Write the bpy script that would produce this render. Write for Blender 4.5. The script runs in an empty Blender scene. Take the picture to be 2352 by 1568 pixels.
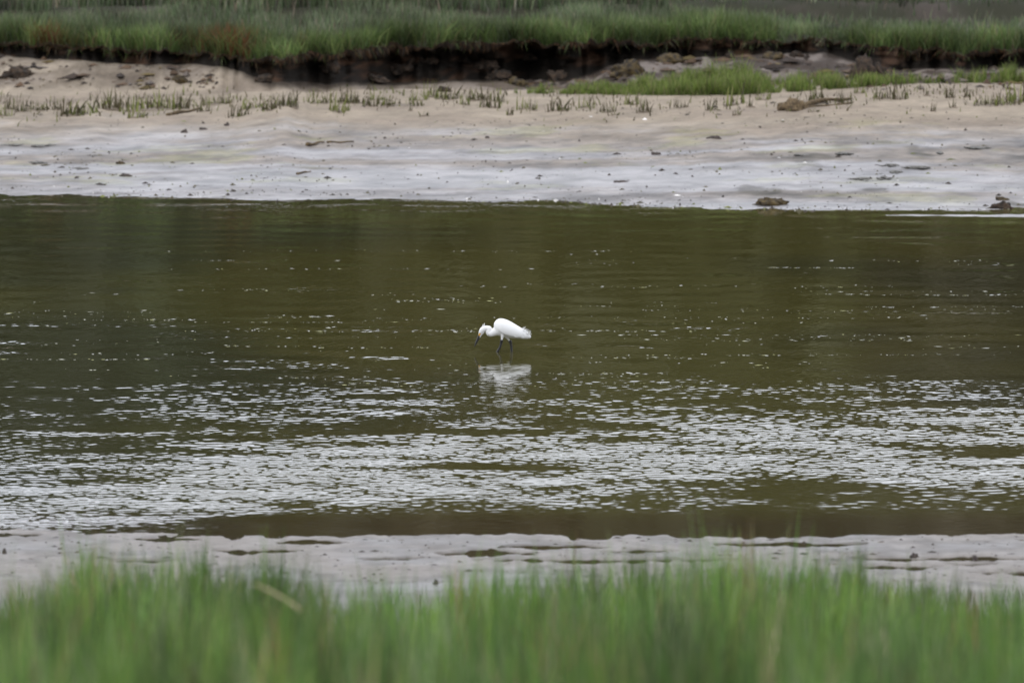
import bpy, bmesh, math, random
import numpy as np
from mathutils import Vector

R = math.radians
rng = np.random.default_rng(7)
random.seed(7)
scene = bpy.context.scene
COL = scene.collection

# ------------------------------------------------------------------ camera
CAM_H = 7.0            # lens height above the river surface, metres
FOC = 19600.0          # focal length in photo pixels (photo measured at 2352 px wide)
HOR = 840.0            # horizon lies this many photo pixels above the top edge
cd = bpy.data.cameras.new("camera")
cam = bpy.data.objects.new("camera", cd)
COL.objects.link(cam)
cam.location = (0, 0, CAM_H)
cam.rotation_euler = (R(90) - math.atan((784 + HOR) / FOC), 0, 0)
cd.sensor_width = 36.0
cd.lens = 36.0 * FOC / 2352.0
cd.clip_start = 0.5
cd.clip_end = 9000
cd.dof.use_dof = True
cd.dof.focus_distance = 83.6
cd.dof.aperture_fstop = 4.0
scene.camera = cam

# ------------------------------------------------------------------ sky and sun
SUN_EL, SUN_AZ = R(58), R(215)
w = bpy.data.worlds.new("World")
scene.world = w
w.use_nodes = True
nt = w.node_tree
nt.nodes.clear()
wo = nt.nodes.new("ShaderNodeOutputWorld")
bg = nt.nodes.new("ShaderNodeBackground")
sk = nt.nodes.new("ShaderNodeTexSky")
sk.sky_type = 'NISHITA'
sk.sun_disc = False
sk.sun_elevation = SUN_EL
sk.sun_rotation = SUN_AZ
sk.dust_density = 2.0
tc = nt.nodes.new("ShaderNodeTexCoord")
nz = nt.nodes.new("ShaderNodeTexNoise")
nz.inputs["Scale"].default_value = 2.6
nz.inputs["Detail"].default_value = 5
mp = nt.nodes.new("ShaderNodeMapRange")
mp.inputs["From Min"].default_value = 0.3
mp.inputs["From Max"].default_value = 0.7
mp.inputs["To Min"].default_value = 0.9
mp.inputs["To Max"].default_value = 1.1
cl = nt.nodes.new("ShaderNodeVectorMath")
cl.operation = 'SCALE'
cl.inputs[0].default_value = (12.4, 12.8, 14.0)     # the overcast sheet
mx = nt.nodes.new("ShaderNodeMix")
mx.data_type = 'RGBA'
mx.inputs["Factor"].default_value = 0.82
nt.links.new(tc.outputs["Generated"], nz.inputs["Vector"])
nt.links.new(nz.outputs["Fac"], mp.inputs["Value"])
nt.links.new(mp.outputs["Result"], cl.inputs["Scale"])
nt.links.new(sk.outputs["Color"], mx.inputs["A"])
nt.links.new(cl.outputs["Vector"], mx.inputs["B"])
nt.links.new(mx.outputs["Result"], bg.inputs["Color"])
bg.inputs["Strength"].default_value = 0.10
nt.links.new(bg.outputs["Background"], wo.inputs["Surface"])

sd = bpy.data.lights.new("sun", 'SUN')
sd.energy = 0.6
sd.angle = R(30)
sd.color = (1.0, 0.97, 0.92)
sun = bpy.data.objects.new("sun", sd)
COL.objects.link(sun)
sun.rotation_euler = (R(90) - SUN_EL, 0, math.pi - SUN_AZ + math.pi)
sdir = Vector((math.sin(SUN_AZ) * math.cos(SUN_EL), math.cos(SUN_AZ) * math.cos(SUN_EL), math.sin(SUN_EL)))
sun.rotation_euler = sdir.to_track_quat('Z', 'Y').to_euler()

vs = scene.view_settings
vs.view_transform = 'Standard'
vs.look = 'None'
vs.exposure = 0.5
vs.gamma = 1.0
vs.use_curve_mapping = False
scene.cycles.use_denoising = True
scene.cycles.max_bounces = 6
scene.cycles.sample_clamp_indirect = 4.0

# ------------------------------------------------------------------ helpers
def hash2(ix, iy, seed):
    h = (ix.astype(np.int64) * 374761393 + iy.astype(np.int64) * 668265263 + seed * 974634777) & 0xFFFFFFFF
    h = ((h ^ (h >> 13)) * 1274126177) & 0xFFFFFFFF
    h = h ^ (h >> 16)
    return (h & 0xFFFF) / 32767.5 - 1.0

def vnoise(x, y, seed=0):
    x = np.asarray(x, float); y = np.asarray(y, float)
    ix = np.floor(x); iy = np.floor(y)
    fx = x - ix; fy = y - iy
    fx = fx * fx * fx * (fx * (fx * 6 - 15) + 10); fy = fy * fy * fy * (fy * (fy * 6 - 15) + 10)
    a = hash2(ix, iy, seed); b = hash2(ix + 1, iy, seed)
    c = hash2(ix, iy + 1, seed); d = hash2(ix + 1, iy + 1, seed)
    return (a * (1 - fx) + b * fx) * (1 - fy) + (c * (1 - fx) + d * fx) * fy

def fbm(x, y, seed=0, oct=4, gain=0.5):
    s = 0; a = 1.0; t = 0
    for o in range(oct):
        s = s + a * vnoise(x * 2.03 ** o + 17.3 * o, y * 2.03 ** o - 9.1 * o, seed + o)
        t += a; a *= gain
    return s / t

def sstep(a, b, x):
    t = np.clip((x - a) / (b - a), 0, 1)
    return t * t * (3 - 2 * t)

def interp(px, pts):
    return np.interp(px, [p[0] for p in pts], [p[1] for p in pts])

def sinterp(px, pts):            # rounded polyline
    return sum(interp(px + o, pts) for o in (-24, -12, 0, 12, 24)) / 5.0

def dist_at(py, z=0.0):
    return (CAM_H - z) * FOC / (HOR + py)

def mesh_np(name, v, faces, mats=None, attrs=None, smooth=True):
    """faces: list of int arrays (n,k). attrs: {name: (n,3) colour or (n,) float} on points."""
    me = bpy.data.meshes.new(name)
    v = np.asarray(v, np.float32)
    me.vertices.add(len(v))
    me.vertices.foreach_set("co", v.ravel())
    loops = np.concatenate([f.ravel() for f in faces]).astype(np.int32)
    tot = np.concatenate([np.full(len(f), f.shape[1]) for f in faces]).astype(np.int32)
    start = np.concatenate([[0], np.cumsum(tot)[:-1]]).astype(np.int32)
    me.loops.add(len(loops))
    me.loops.foreach_set("vertex_index", loops)
    me.polygons.add(len(tot))
    me.polygons.foreach_set("loop_start", start)
    me.polygons.foreach_set("use_smooth", np.full(len(tot), smooth))
    for k, a in (attrs or {}).items():
        a = np.asarray(a, np.float32)
        if a.ndim == 2:
            at = me.attributes.new(k, 'FLOAT_COLOR', 'POINT')
            at.data.foreach_set("color", np.concatenate([a, np.ones((len(a), 1), np.float32)], 1).ravel())
        else:
            at = me.attributes.new(k, 'FLOAT', 'POINT')
            at.data.foreach_set("value", a)
    me.update(calc_edges=True)
    me.validate()
    for m in (mats if isinstance(mats, (list, tuple)) else [mats] if mats else []):
        me.materials.append(m)
    return me

def grid_faces(nr, nc):
    i = np.arange(nr - 1)[:, None] * nc + np.arange(nc - 1)[None, :]
    i = i.ravel()
    return np.stack([i, i + 1, i + nc + 1, i + nc], 1)

def link(name, me, parent=None, loc=(0, 0, 0)):
    o = bpy.data.objects.new(name, me)
    COL.objects.link(o)
    o.location = loc
    if parent is not None:
        o.parent = parent
    return o

def tag(o, label=None, cat=None, group=None, kind=None):
    if label: o["label"] = label
    if cat: o["category"] = cat
    if group: o["group"] = group
    if kind: o["kind"] = kind
    return o

# ------------------------------------------------------------------ materials
def new_mat(name):
    m = bpy.data.materials.new(name)
    m.use_nodes = True
    n = m.node_tree
    return m, n, n.nodes["Principled BSDF"]

def node(n, t, **kw):
    x = n.nodes.new(t)
    for k, v in kw.items():
        setattr(x, k, v)
    return x

def mat_ground():
    m, n, p = new_mat("ground_mud")
    ca = node(n, "ShaderNodeAttribute", attribute_name="tint")
    wa = node(n, "ShaderNodeAttribute", attribute_name="wet")
    geo = node(n, "ShaderNodeNewGeometry")
    n1 = node(n, "ShaderNodeTexNoise"); n1.inputs["Scale"].default_value = 9.0; n1.inputs["Detail"].default_value = 6; n1.inputs["Roughness"].default_value = 0.65
    n.links.new(geo.outputs["Position"], n1.inputs["Vector"])
    mr = node(n, "ShaderNodeMapRange"); mr.inputs["From Min"].default_value = 0.25; mr.inputs["From Max"].default_value = 0.75
    mr.inputs["To Min"].default_value = 0.56; mr.inputs["To Max"].default_value = 0.82
    n.links.new(n1.outputs["Fac"], mr.inputs["Value"])
    mul = node(n, "ShaderNodeVectorMath", operation='SCALE')
    n.links.new(ca.outputs["Color"], mul.inputs[0]); n.links.new(mr.outputs["Result"], mul.inputs["Scale"])
    n.links.new(mul.outputs["Vector"], p.inputs["Base Color"])
    ro = node(n, "ShaderNodeMapRange"); ro.inputs["To Min"].default_value = 0.92; ro.inputs["To Max"].default_value = 0.32
    n.links.new(wa.outputs["Fac"], ro.inputs["Value"]); n.links.new(ro.outputs["Result"], p.inputs["Roughness"])
    sp = node(n, "ShaderNodeMapRange"); sp.inputs["To Min"].default_value = 0.12; sp.inputs["To Max"].default_value = 0.6
    n.links.new(wa.outputs["Fac"], sp.inputs["Value"]); n.links.new(sp.outputs["Result"], p.inputs["Specular IOR Level"])
    n2 = node(n, "ShaderNodeTexNoise"); n2.inputs["Scale"].default_value = 22.0; n2.inputs["Detail"].default_value = 4
    n.links.new(geo.outputs["Position"], n2.inputs["Vector"])
    b = node(n, "ShaderNodeBump"); b.inputs["Strength"].default_value = 0.35; b.inputs["Distance"].default_value = 0.01
    n.links.new(n2.outputs["Fac"], b.inputs["Height"]); n.links.new(b.outputs["Normal"], p.inputs["Normal"])
    return m

def mat_water():
    m, n, p = new_mat("river_water")
    ca = node(n, "ShaderNodeAttribute", attribute_name="tint")
    n.links.new(ca.outputs["Color"], p.inputs["Base Color"])
    p.inputs["Roughness"].default_value = 0.05
    p.inputs["IOR"].default_value = 1.333
    return m

def mat_blade(name, trans=0.35, rough=0.55):
    m, n, p = new_mat(name)
    ca = node(n, "ShaderNodeAttribute", attribute_name="tint")
    n.links.new(ca.outputs["Color"], p.inputs["Base Color"])
    p.inputs["Roughness"].default_value = rough
    p.inputs["Specular IOR Level"].default_value = 0.3
    t = node(n, "ShaderNodeBsdfTranslucent")
    n.links.new(ca.outputs["Color"], t.inputs["Color"])
    ms = node(n, "ShaderNodeMixShader"); ms.inputs[0].default_value = trans
    out = n.nodes["Material Output"]
    n.links.new(p.outputs[0], ms.inputs[1]); n.links.new(t.outputs[0], ms.inputs[2]); n.links.new(ms.outputs[0], out.inputs["Surface"])
    return m

def mat_noise(name, c1, c2, scale=20, rough=0.8, bump=0.5, dist=0.01, spec=0.3):
    m, n, p = new_mat(name)
    tcn = node(n, "ShaderNodeTexCoord")
    n1 = node(n, "ShaderNodeTexNoise"); n1.inputs["Scale"].default_value = scale; n1.inputs["Detail"].default_value = 5
    n.links.new(tcn.outputs["Object"], n1.inputs["Vector"])
    r = node(n, "ShaderNodeValToRGB")
    r.color_ramp.elements[0].position = 0.36; r.color_ramp.elements[0].color = (*c1, 1)
    r.color_ramp.elements[1].position = 0.66; r.color_ramp.elements[1].color = (*c2, 1)
    n.links.new(n1.outputs["Fac"], r.inputs["Fac"]); n.links.new(r.outputs["Color"], p.inputs["Base Color"])
    p.inputs["Roughness"].default_value = rough
    p.inputs["Specular IOR Level"].default_value = spec
    if bump:
        b = node(n, "ShaderNodeBump"); b.inputs["Strength"].default_value = bump; b.inputs["Distance"].default_value = dist
        n.links.new(n1.outputs["Fac"], b.inputs["Height"]); n.links.new(b.outputs["Normal"], p.inputs["Normal"])
    return m

M_GROUND = mat_ground()
M_WATER = mat_water()
M_BLADE = mat_blade("grass_blade")
M_LEAF = mat_blade("woodland_leaf", 0.2, 0.7)

# ------------------------------------------------------------------ the ground: one sheet from behind the lens to the horizon
# lines of the place, read at photo columns (px) : far waterline, near waterline, cut bank lip and foot
FAR_WL = [(0, 450), (350, 455), (600, 463), (900, 460), (1250, 463), (1500, 475), (1750, 484), (2000, 484), (2352, 480)]
NEAR_WL = [(0, 1220), (230, 1227), (450, 1232), (700, 1235), (1000, 1232), (1200, 1230), (1300, 1236), (1370, 1240), (1450, 1233), (1700, 1238), (1850, 1238), (2000, 1232), (2352, 1230)]
LIP = [(0, 92), (100, 100), (300, 105), (450, 108), (560, 118), (650, 124), (760, 116), (900, 97), (1100, 92), (1400, 92), (1600, 84), (1750, 86), (1850, 82), (1960, 95), (2050, 108), (2200, 112), (2352, 108)]
FOOT = [(0, 124), (100, 134), (300, 146), (450, 150), (540, 156), (600, 186), (720, 190), (850, 192), (1000, 184), (1250, 186), (1330, 180), (1450, 136), (1600, 128), (1750, 124), (1900, 116), (1960, 140), (2040, 156), (2250, 160), (2352, 152)]
TROUGHS = [(480, 690, 1272, 8), (630, 790, 1250, 4), (1000, 1240, 1276, 8), (1150, 1400, 1261, 4), (1080, 1720, 1294, 6), (230, 400, 1297, 4),
           (1640, 2010, 1256, 4), (1950, 2400, 1289, 5), (1950, 2170, 1309, 6), (2230, 2480, 1324, 7), (-60, 90, 1232, 4), (300, 460, 1243, 3),
           (1380, 1560, 1274, 5), (2180, 2300, 1302, 3), (820, 980, 1290, 3)]
Z_TOP = 1.1

u_f = np.linspace(-0.078, 0.078, 400)
u_o = 0.078 + np.cumsum(0.0006 * 1.25 ** np.arange(1, 33))
U = np.concatenate([-u_o[::-1], u_f, u_o])
PXC = 1176 + U * FOC
PXK = np.clip(PXC, -500, 2850)
NC = len(U)
d_lip = dist_at(sinterp(PXK, LIP), Z_TOP) + 0.55 * fbm(PXC / 60, PXC * 0, 3, 3) + 0.22 * fbm(PXC / 13, PXC * 0, 4, 3)
d_foot = d_lip - 0.10
z_foot = CAM_H - d_foot * (HOR + sinterp(PXK, FOOT) + 5 * fbm(PXC / 50, PXC * 0, 5)) / FOC
d_fw = dist_at(sinterp(PXK, FAR_WL)) + 0.25 * fbm(PXC / 45, PXC * 0, 8)
d_nw = dist_at(sinterp(PXK, NEAR_WL)) + 0.06 * fbm(PXC / 30, PXC * 0, 9)

def z_near(d):
    return np.interp(d, [-80, -20, 0, 12, 20, 28, 38, 48, 50, 52, 54, 56], [5.6, 5.5, 5.3, 4.55, 3.75, 3.00, 2.06, 1.26, 1.05, 0.6, 0.25, 0.12])

rows_d, rows_z, rows_sec = [], [], []
one = np.ones(NC)
def add_row(d, z, sec):
    rows_d.append(d * one); rows_z.append(z * one); rows_sec.append(sec)

def xw(d):
    return U * np.maximum(d, 30)

for d in np.concatenate([[-80, -40, -15, 0], np.linspace(6, 55, 60)]):
    x = xw(d)
    add_row(d, z_near(d) + 0.06 * fbm(x * 0.8, d * 0.8 + 0 * x, 21), 0)
def z_nearmud(d, x):
    s = d_nw - d
    z = np.where(s > 0, 0.005 * s + 0.012 * np.clip(s, 0, 0.6), 0.03 * s)
    z = z + 0.009 * fbm(x * 1.1, d * 0.9 + 0 * x, 31) * sstep(0.0, 0.6, s) + 0.007 * fbm(x * 6, d * 2.5 + 0 * x, 32)
    for (a, b, py, th) in TROUGHS:
        cx = (PXC - (a + b) / 2) / ((b - a) / 2)
        yy = dist_at(py + 3.5 * fbm(PXC / 60, 0 * PXC, int(a) + 900, 3))
        hw = (th / (HOR + py) * yy * 0.62 * np.clip(0.75 + 1.5 * fbm(PXC / 34, 0 * PXC, int(b) + 70, 4), 0, 1.6) + 0.07) * np.clip(1 - np.abs(cx) ** 1.5, 0.0, 1) ** 0.7 + 0.004
        z = z - 0.075 * np.exp(-((d - yy) / hw) ** 4) * (np.abs(cx) < 1)
    return z
for d in np.concatenate([np.linspace(56, 61.5, 12), np.linspace(61.6, 67.5, 118)]):
    x = xw(d)
    add_row(d, np.where(d < 60, np.interp(d, [55, 60], [0.12, 0.06]) + 0 * x, 0) + np.where(d >= 60, z_nearmud(d, x) if d >= 60 else 0, 0), 1)
for d in np.linspace(68, 100, 26):
    x = xw(d)
    t = (d - 68) / 32
    add_row(d, -0.045 - 0.1 * math.sin(math.pi * t) ** 0.7 + 0.01 * fbm(x * 0.7, d + 0 * x, 40), 2)

CREST = [(0, 214), (500, 206), (620, 208), (900, 203), (1300, 204), (1500, 208), (1750, 205), (1900, 196), (2100, 189), (2352, 188)]
d_crest = np.minimum(d_fw + 14.6, d_foot - 1.0)
z_crest = CAM_H - d_crest * (HOR + sinterp(PXK, CREST) + 4 * fbm(PXC / 90, 0 * PXC, 50, 3)) / FOC
def z_farmud(d, x):
    """sloping flat from the far waterline to the foot of the cut bank"""
    s = d - d_fw
    L = d_foot - d_fw
    crest = d_crest
    zc = z_crest
    z1 = zc * np.clip(s / (d_crest - d_fw), 0, 1) ** 1.2
    t = np.clip((d - crest) / np.maximum(d_foot - crest, 0.5), 0, 1)
    hollow = -0.06 * np.sin(np.pi * t) * sstep(500, 620, PXC) 
    z = np.where(s < 0, 0.028 * s, np.where(d < crest, z1, zc + (z_foot - zc) * sstep(0, 1, t) + hollow))
    rough = sstep(0, 1.2, s)
    z = z + rough * (0.010 * fbm(x * 0.9, d * 0.5, 51) + 0.009 * fbm(x * 5, d * 3.2, 52, 3))
    z = z + sstep(0.0, 0.25, t) * (1 - 0.9 * t ** 3) * (0.05 * fbm(x * 1.6, d * 1.1, 53) + (0.05 + 0.14 * sstep(1250, 1450, PXC)) * (np.clip(fbm(x * 2.2, d * 1.6, 54) + 0.1, 0, 1) - 0.12) + 0.035 * fbm(x * 6, d * 4, 57))
    # little drowned hollows close to the water
    z = z - 0.012 * np.exp(-((s - 0.5) / 0.7) ** 2) * (0.6 + fbm(x * 1.5, d * 1.2, 55))
    # low bar of mud standing off the right-hand end of the shore
    bar = np.exp(-((d - dist_at(494)) / 0.28) ** 2) * sstep(1960, 2060, PXC + 25 * fbm(x * 2, d, 56))
    return z + 0.046 * bar * (0.72 + 0.75 * fbm(x * 0.9, d, 58, 4))
ND = 330
for t in np.linspace(0.0, 1.0, ND)[1:]:
    d = 100 + (d_foot - 100) * t
    add_row(d, z_farmud(d, xw(d)), 3)
NF = 26
lip_z = Z_TOP + 0.05 * fbm(PXC / 70, 0 * PXC, 60) + 0.07 * fbm(PXC / 14, 0 * PXC, 65, 3) - 0.03
z_last = rows_z[-1]
for k in range(1, NF + 1):
    t = k / NF
    x = xw(d_lip)
    z = z_last + (lip_z - z_last) * t
    hgt = np.clip((lip_z - z_last) / 0.55, 0.15, 1.2)
    under = 0.42 * hgt * np.sin(np.pi * min(1, t * 1.05)) ** 0.8          # hollowed under the turf
    lump = (0.30 * hgt * fbm(x * 1.8, z * 4 + 3, 61) + 0.36 * hgt * fbm(x * 4.5, z * 8, 62, 3)) * math.sin(math.pi * t)
    ledge = -0.45 * hgt * math.exp(-((t - 0.25) / 0.2) ** 2) * np.clip(fbm(x * 0.9, z * 0 + 5, 63) + 0.15, 0, 1)
    over = -0.12 * hgt * sstep(0.75, 0.95, t) * (0.4 + fbm(x * 3, z * 0, 64))
    d = d_foot + (d_lip - d_foot) * t + under + lump + ledge + over
    add_row(d, z, 4)
d_l2, z_l2 = rows_d[-1], rows_z[-1]
def marsh_step(d, x):             # metres behind a second, lower cut that runs across the marsh
    return d - (131.0 + 1.5 * fbm(x * 0.22, x * 0, 72) + 0.10 * x)
def z_marsh(d, x):
    z = Z_TOP + 0.0035 * (d - 124) + 0.06 * fbm(x * 0.35, d * 0.3, 70) + 0.025 * fbm(x * 1.4, d * 1.2, 71)
    step = marsh_step(d, x)
    return z + 0.16 * sstep(-0.2, 0.9, step) - 0.10 * np.exp(-((step + 0.9) / 0.9) ** 2)
for t in (np.linspace(0, 1, 131)[1:]) ** 1.25:
    d = d_l2 + (158 - d_l2) * t
    b = sstep(0, 0.02, t * one)
    add_row(d, z_l2 * (1 - b) + z_marsh(d, xw(d)) * b, 5)
for d in [160, 163, 166, 169, 172, 176, 181, 187, 194, 202, 210, 220, 232, 250, 290, 380, 600, 1200, 3500]:
    x = xw(d)
    hill = sstep(168, 218, d) * (12.5 + 1.5 * fbm(x / 30, x * 0, 80) + 0.4 * fbm(x / 9, x * 0, 81))
    add_row(d, 1.25 + hill + 0.02 * np.clip(d - 232, 0, 800), 6)

GD = np.array(rows_d); GZ = np.array(rows_z); SEC = np.array(rows_sec)
GX = U[None, :] * np.maximum(GD, 30)
# fold the cut face so that it keeps its own column although it leans
NR = len(GD)
PXG = np.broadcast_to(PXC, GD.shape)

# colour and wetness of the ground; wet sky sheen is coloured into the silt
def mixc(a, b, f):
    return a * (1 - f[..., None]) + np.asarray(b) * f[..., None]
S = GD - d_fw[None, :]
T13 = S / 13.4
colr = np.zeros(GD.shape + (3,)) + np.array((0.285, 0.268, 0.262))            # grey silt, lightened to paint in the sky sheen of wet mud
nA = fbm(GX * 0.16, GD * 0.34, 100, 5)
nB = fbm(GX * 1.1, GD * 0.9, 101, 5)
nS = fbm(GX * 0.10 + 3, GD * 0.75, 106, 6, 0.6)
nC = fbm(GX * 5, GD * 3.2, 102, 4)
sand = sstep(0.48, 0.86, T13 + 0.14 * nA + 0.07 * nB)
colr = mixc(colr, (0.245, 0.208, 0.170), sstep(-0.12, 0.20, nS + 0.3 * nB) * 0.9 * sstep(0.06, 0.2, T13))
colr = mixc(colr, (0.362, 0.302, 0.228), sand * (SEC[:, None] == 3))
colr = mixc(colr, (0.28, 0.225, 0.175), 0.6 * sand * sstep(0.0, 0.4, nS + 0.4 * nB) * (SEC[:, None] == 3))
colr = mixc(colr, (0.19, 0.178, 0.165), 0.6 * sstep(0.05, 0.45, nB + 0.6 * nC) * (1 - sand))
alg = sstep(0.22, 0.42, fbm(GX * 0.8, GD * 1.1, 103, 6, 0.6)) * sstep(0.02, 0.1, T13) * (1 - sstep(0.72, 0.82, T13)) * 0.30
colr = mixc(colr, (0.25, 0.25, 0.06), alg)
drk = sstep(0.30, 0.48, fbm(GX * 1.3 + 4, GD * 0.65, 104, 5)) * sstep(1500, 2050, PXG + 300 * nA) * sstep(0.0, 0.08, T13) * (1 - sstep(0.5, 0.62, T13))
colr = mixc(colr, (0.09, 0.085, 0.065), drk * 0.75)
# broken ground behind the sand crest
strk = fbm(GX * 1.8, GD * 2.2, 108, 5, 0.7)
colr = colr * (1 + 0.9 * strk * (1 - 0.6 * sand))[..., None]
behind = sstep(0.1, 1.0, GD - d_crest[None, :] + 0.4 * nB) * (SEC[:, None] == 3)
slump = mixc(np.zeros(GD.shape + (3,)) + np.array((0.20, 0.165, 0.140)), (0.058, 0.041, 0.030), sstep(-0.30, 0.12, nB + 0.8 * nC))
colr = mixc(colr, slump, behind * np.clip(0.62 + 0.45 * sstep(1200, 1450, PXG) + 0.3 * nA, 0, 1) * np.where(PXG < 1000, sstep(-0.45, 0.25, fbm(GX * 0.5, GD * 1.6, 107, 4)), 1))
face = (SEC[:, None] == 4) * np.ones(GD.shape)
peat = mixc(np.zeros(GD.shape + (3,)) + np.array((0.014, 0.011, 0.008)), (0.075, 0.042, 0.025), sstep(0.02, 0.42, fbm(GX * 2.6, GZ * 6, 105, 5, 0.6)))
colr = mixc(colr, peat, face)
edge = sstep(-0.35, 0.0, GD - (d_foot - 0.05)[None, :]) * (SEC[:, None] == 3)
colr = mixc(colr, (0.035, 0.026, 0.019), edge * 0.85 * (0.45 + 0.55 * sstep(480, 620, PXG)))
top = ((SEC[:, None] >= 5) | (SEC[:, None] == 0)) * np.ones(GD.shape)
soil = mixc(np.zeros(GD.shape + (3,)) + np.array((0.034, 0.034, 0.018)), (0.066, 0.054, 0.042), sstep(0.0, 0.5, nB))
colr = mixc(colr, soil, top)
hillm = (SEC[:, None] == 6) * np.ones(GD.shape)
colr = mixc(colr, (0.035, 0.042, 0.016), hillm)
nearm = (SEC[:, None] == 1) * np.ones(GD.shape)
nearc = mixc(np.zeros(GD.shape + (3,)) + np.array((0.300, 0.276, 0.250)), (0.140, 0.124, 0.106), sstep(-0.15, 0.35, nB + 0.5 * nS + 0.4 * nC) * 0.9)
colr = mixc(colr, nearc, nearm)
bed = (SEC[:, None] == 2) * np.ones(GD.shape)
colr = mixc(colr, (0.09, 0.075, 0.04), bed)
wet = np.clip(1 - sand, 0, 1) * np.clip(0.62 - 0.9 * (nS + 0.25 * nB) + 0.3 * np.exp(-S / 1.5), 0.1, 1) * (SEC[:, None] == 3)
wet = np.maximum(wet, nearm * np.clip(0.42 + 0.9 * nB + 0.4 * nS, 0.05, 1))
wet = np.maximum(wet, behind * 0.12 * sstep(1200, 1500, PXG))
wet = wet * (1 - face) * (1 - 0.6 * drk)

gv = np.stack([GX, GD, GZ], -1).reshape(-1, 3)
ground = link("ground", mesh_np("ground", gv, [grid_faces(NR, NC)], M_GROUND, {"tint": colr.reshape(-1, 3), "wet": wet.ravel()}))
tag(ground, "pale mud flats, dark cut bank and marsh ground either side of the river", "ground", kind="structure")

GPY = (CAM_H - GZ) / np.maximum(GD, 1) * FOC - HOR
def hit(px, py, secs=(3, 4, 5)):
    """the first place on the far side of the river met along one line of sight"""
    c = int(np.argmin(np.abs(PXC - px)))
    rr = np.where(np.isin(SEC, secs))[0]
    p = GPY[rr, c]
    k = int(np.argmax(p <= py))
    r = rr[k]
    return float(U[c] * max(GD[r, c], 30)), float(GD[r, c]), float(GZ[r, c])

def ground_z(x, d, smin=0):
    """height of the marsh / near bank / sand by nearest ground column"""
    x = np.atleast_1d(x); d = np.atleast_1d(d)
    c = np.clip(np.searchsorted(U, x / np.maximum(d, 30)), 0, NC - 1)
    z = np.zeros(len(x))
    order = np.argsort(c)
    for cc in np.unique(c):
        m = c == cc
        ok = (SEC != 4) & (SEC >= smin)
        z[m] = np.interp(d[m], GD[ok, cc], GZ[ok, cc])
    return z

# ------------------------------------------------------------------ the river
def wave_tile(N, size, lam, spread, aniso, seed):
    """periodic patch of wind ripples with slope rms 1"""
    r = np.random.default_rng(seed)
    k = np.fft.fftfreq(N, size / N) * 2 * np.pi
    kx, ky = np.meshgrid(k, k, indexing='xy')
    kk = np.hypot(kx, ky) + 1e-9
    k0 = 2 * np.pi / lam
    amp = np.exp(-(np.log(kk / k0) / spread) ** 2) / kk * (np.abs(ky) / kk * aniso + 1 - aniso)
    h = np.fft.ifft2(amp * (r.normal(size=(N, N)) + 1j * r.normal(size=(N, N)))).real
    gy, gx = np.gradient(h, size / N)
    return h / math.sqrt((gx ** 2 + gy ** 2).mean())

def samp(tile, size, x, y):
    N = len(tile)
    fx = (x / size % 1) * N; fy = (y / size % 1) * N
    ix = fx.astype(int); iy = fy.astype(int)
    a = fx - ix; b = fy - iy
    ix %= N; iy %= N; jx = (ix + 1) % N; jy = (iy + 1) % N
    return (tile[iy, ix] * (1 - a) + tile[iy, jx] * a) * (1 - b) + (tile[jy, ix] * (1 - a) + tile[jy, jx] * a) * b

wu_f = np.linspace(-0.070, 0.070, 620)
wu_o = 0.070 + np.cumsum(0.0005 * 1.3 ** np.arange(1, 30))
WU = np.concatenate([-wu_o[::-1], wu_f, wu_o])
WD = np.concatenate([np.linspace(58, 65.0, 60), np.linspace(65.03, 80, 520), np.linspace(80.04, 106.5, 600), np.linspace(107, 110, 4)])
WX = WU[None, :] * WD[:, None]
WY = WD[:, None] * np.ones(len(WU))[None, :]
WPX = 1176 + WU[None, :] * FOC + 0 * WY
WPY = CAM_H * FOC / WY - HOR
tA = wave_tile(1024, 11.0, 0.155, 0.45, 0.12, 1)
tB = wave_tile(1024, 6.3, 0.088, 0.40, 0.1, 2)
tD = wave_tile(1024, 14.3, 0.175, 0.60, 0.06, 4)
tC = wave_tile(256, 13.7, 1.1, 0.4, 0.5, 3)
nearf = sstep(700, 1000, CAM_H * FOC / WY - HOR)
h = 0.45 * (1 - nearf) * samp(tA, 11.0, WX, WY) + (0.72 + 0.5 * fbm(WX * 0.9, WY * 0.7, 211, 3)) * nearf * samp(tD, 14.3, WX, WY) + (0.85 - 0.25 * nearf + 0.6 * nearf * fbm(WX * 0.8 + 9, WY * 0.8, 212, 3)) * samp(tB, 6.3, WX + 0.3 * WY, WY) + 0.20 * samp(tC, 13.7, WX, WY)
# where the breeze touches the water: a ruffled belt on the near side, thin cat's-paws farther out
wn = fbm(WX * 0.55, WY * 0.30, 200, 4)
wn2 = fbm(WX * 0.28 + 5, WY * 0.9, 201, 4)
upper = interp(WPX, [(-300, 1035), (0, 1040), (250, 1020), (500, 960), (800, 930), (1000, 915), (1250, 930), (1500, 930), (1700, 925), (2000, 915), (2352, 905), (2700, 900)])
lower = interp(WPX, [(-300, 1205), (0, 1205), (300, 1203), (600, 1192), (800, 1160), (1000, 1145), (1300, 1130), (1500, 1110), (1800, 1080), (2352, 1110), (2700, 1120)])
q = WPY + 46 * wn + 16 * wn2
belt = (0.20 * sstep(-130, -20, q - upper) + 0.10 * sstep(-40, 40, q - upper) + 0.34 * sstep(0, 130, q - upper) + 0.60 * sstep(40, 165, q - upper)) * (1 - sstep(-35, 40, q - lower))
belt = belt * np.clip(1.0 + 1.7 * fbm(WX * 0.45, WY * 0.85, 208, 5, 0.6), 0.06, 1.7)
belt = belt * (1 - sstep(1158, 1192, WPY + 14 * wn2) * sstep(500, 850, WPX + 120 * wn))
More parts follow.
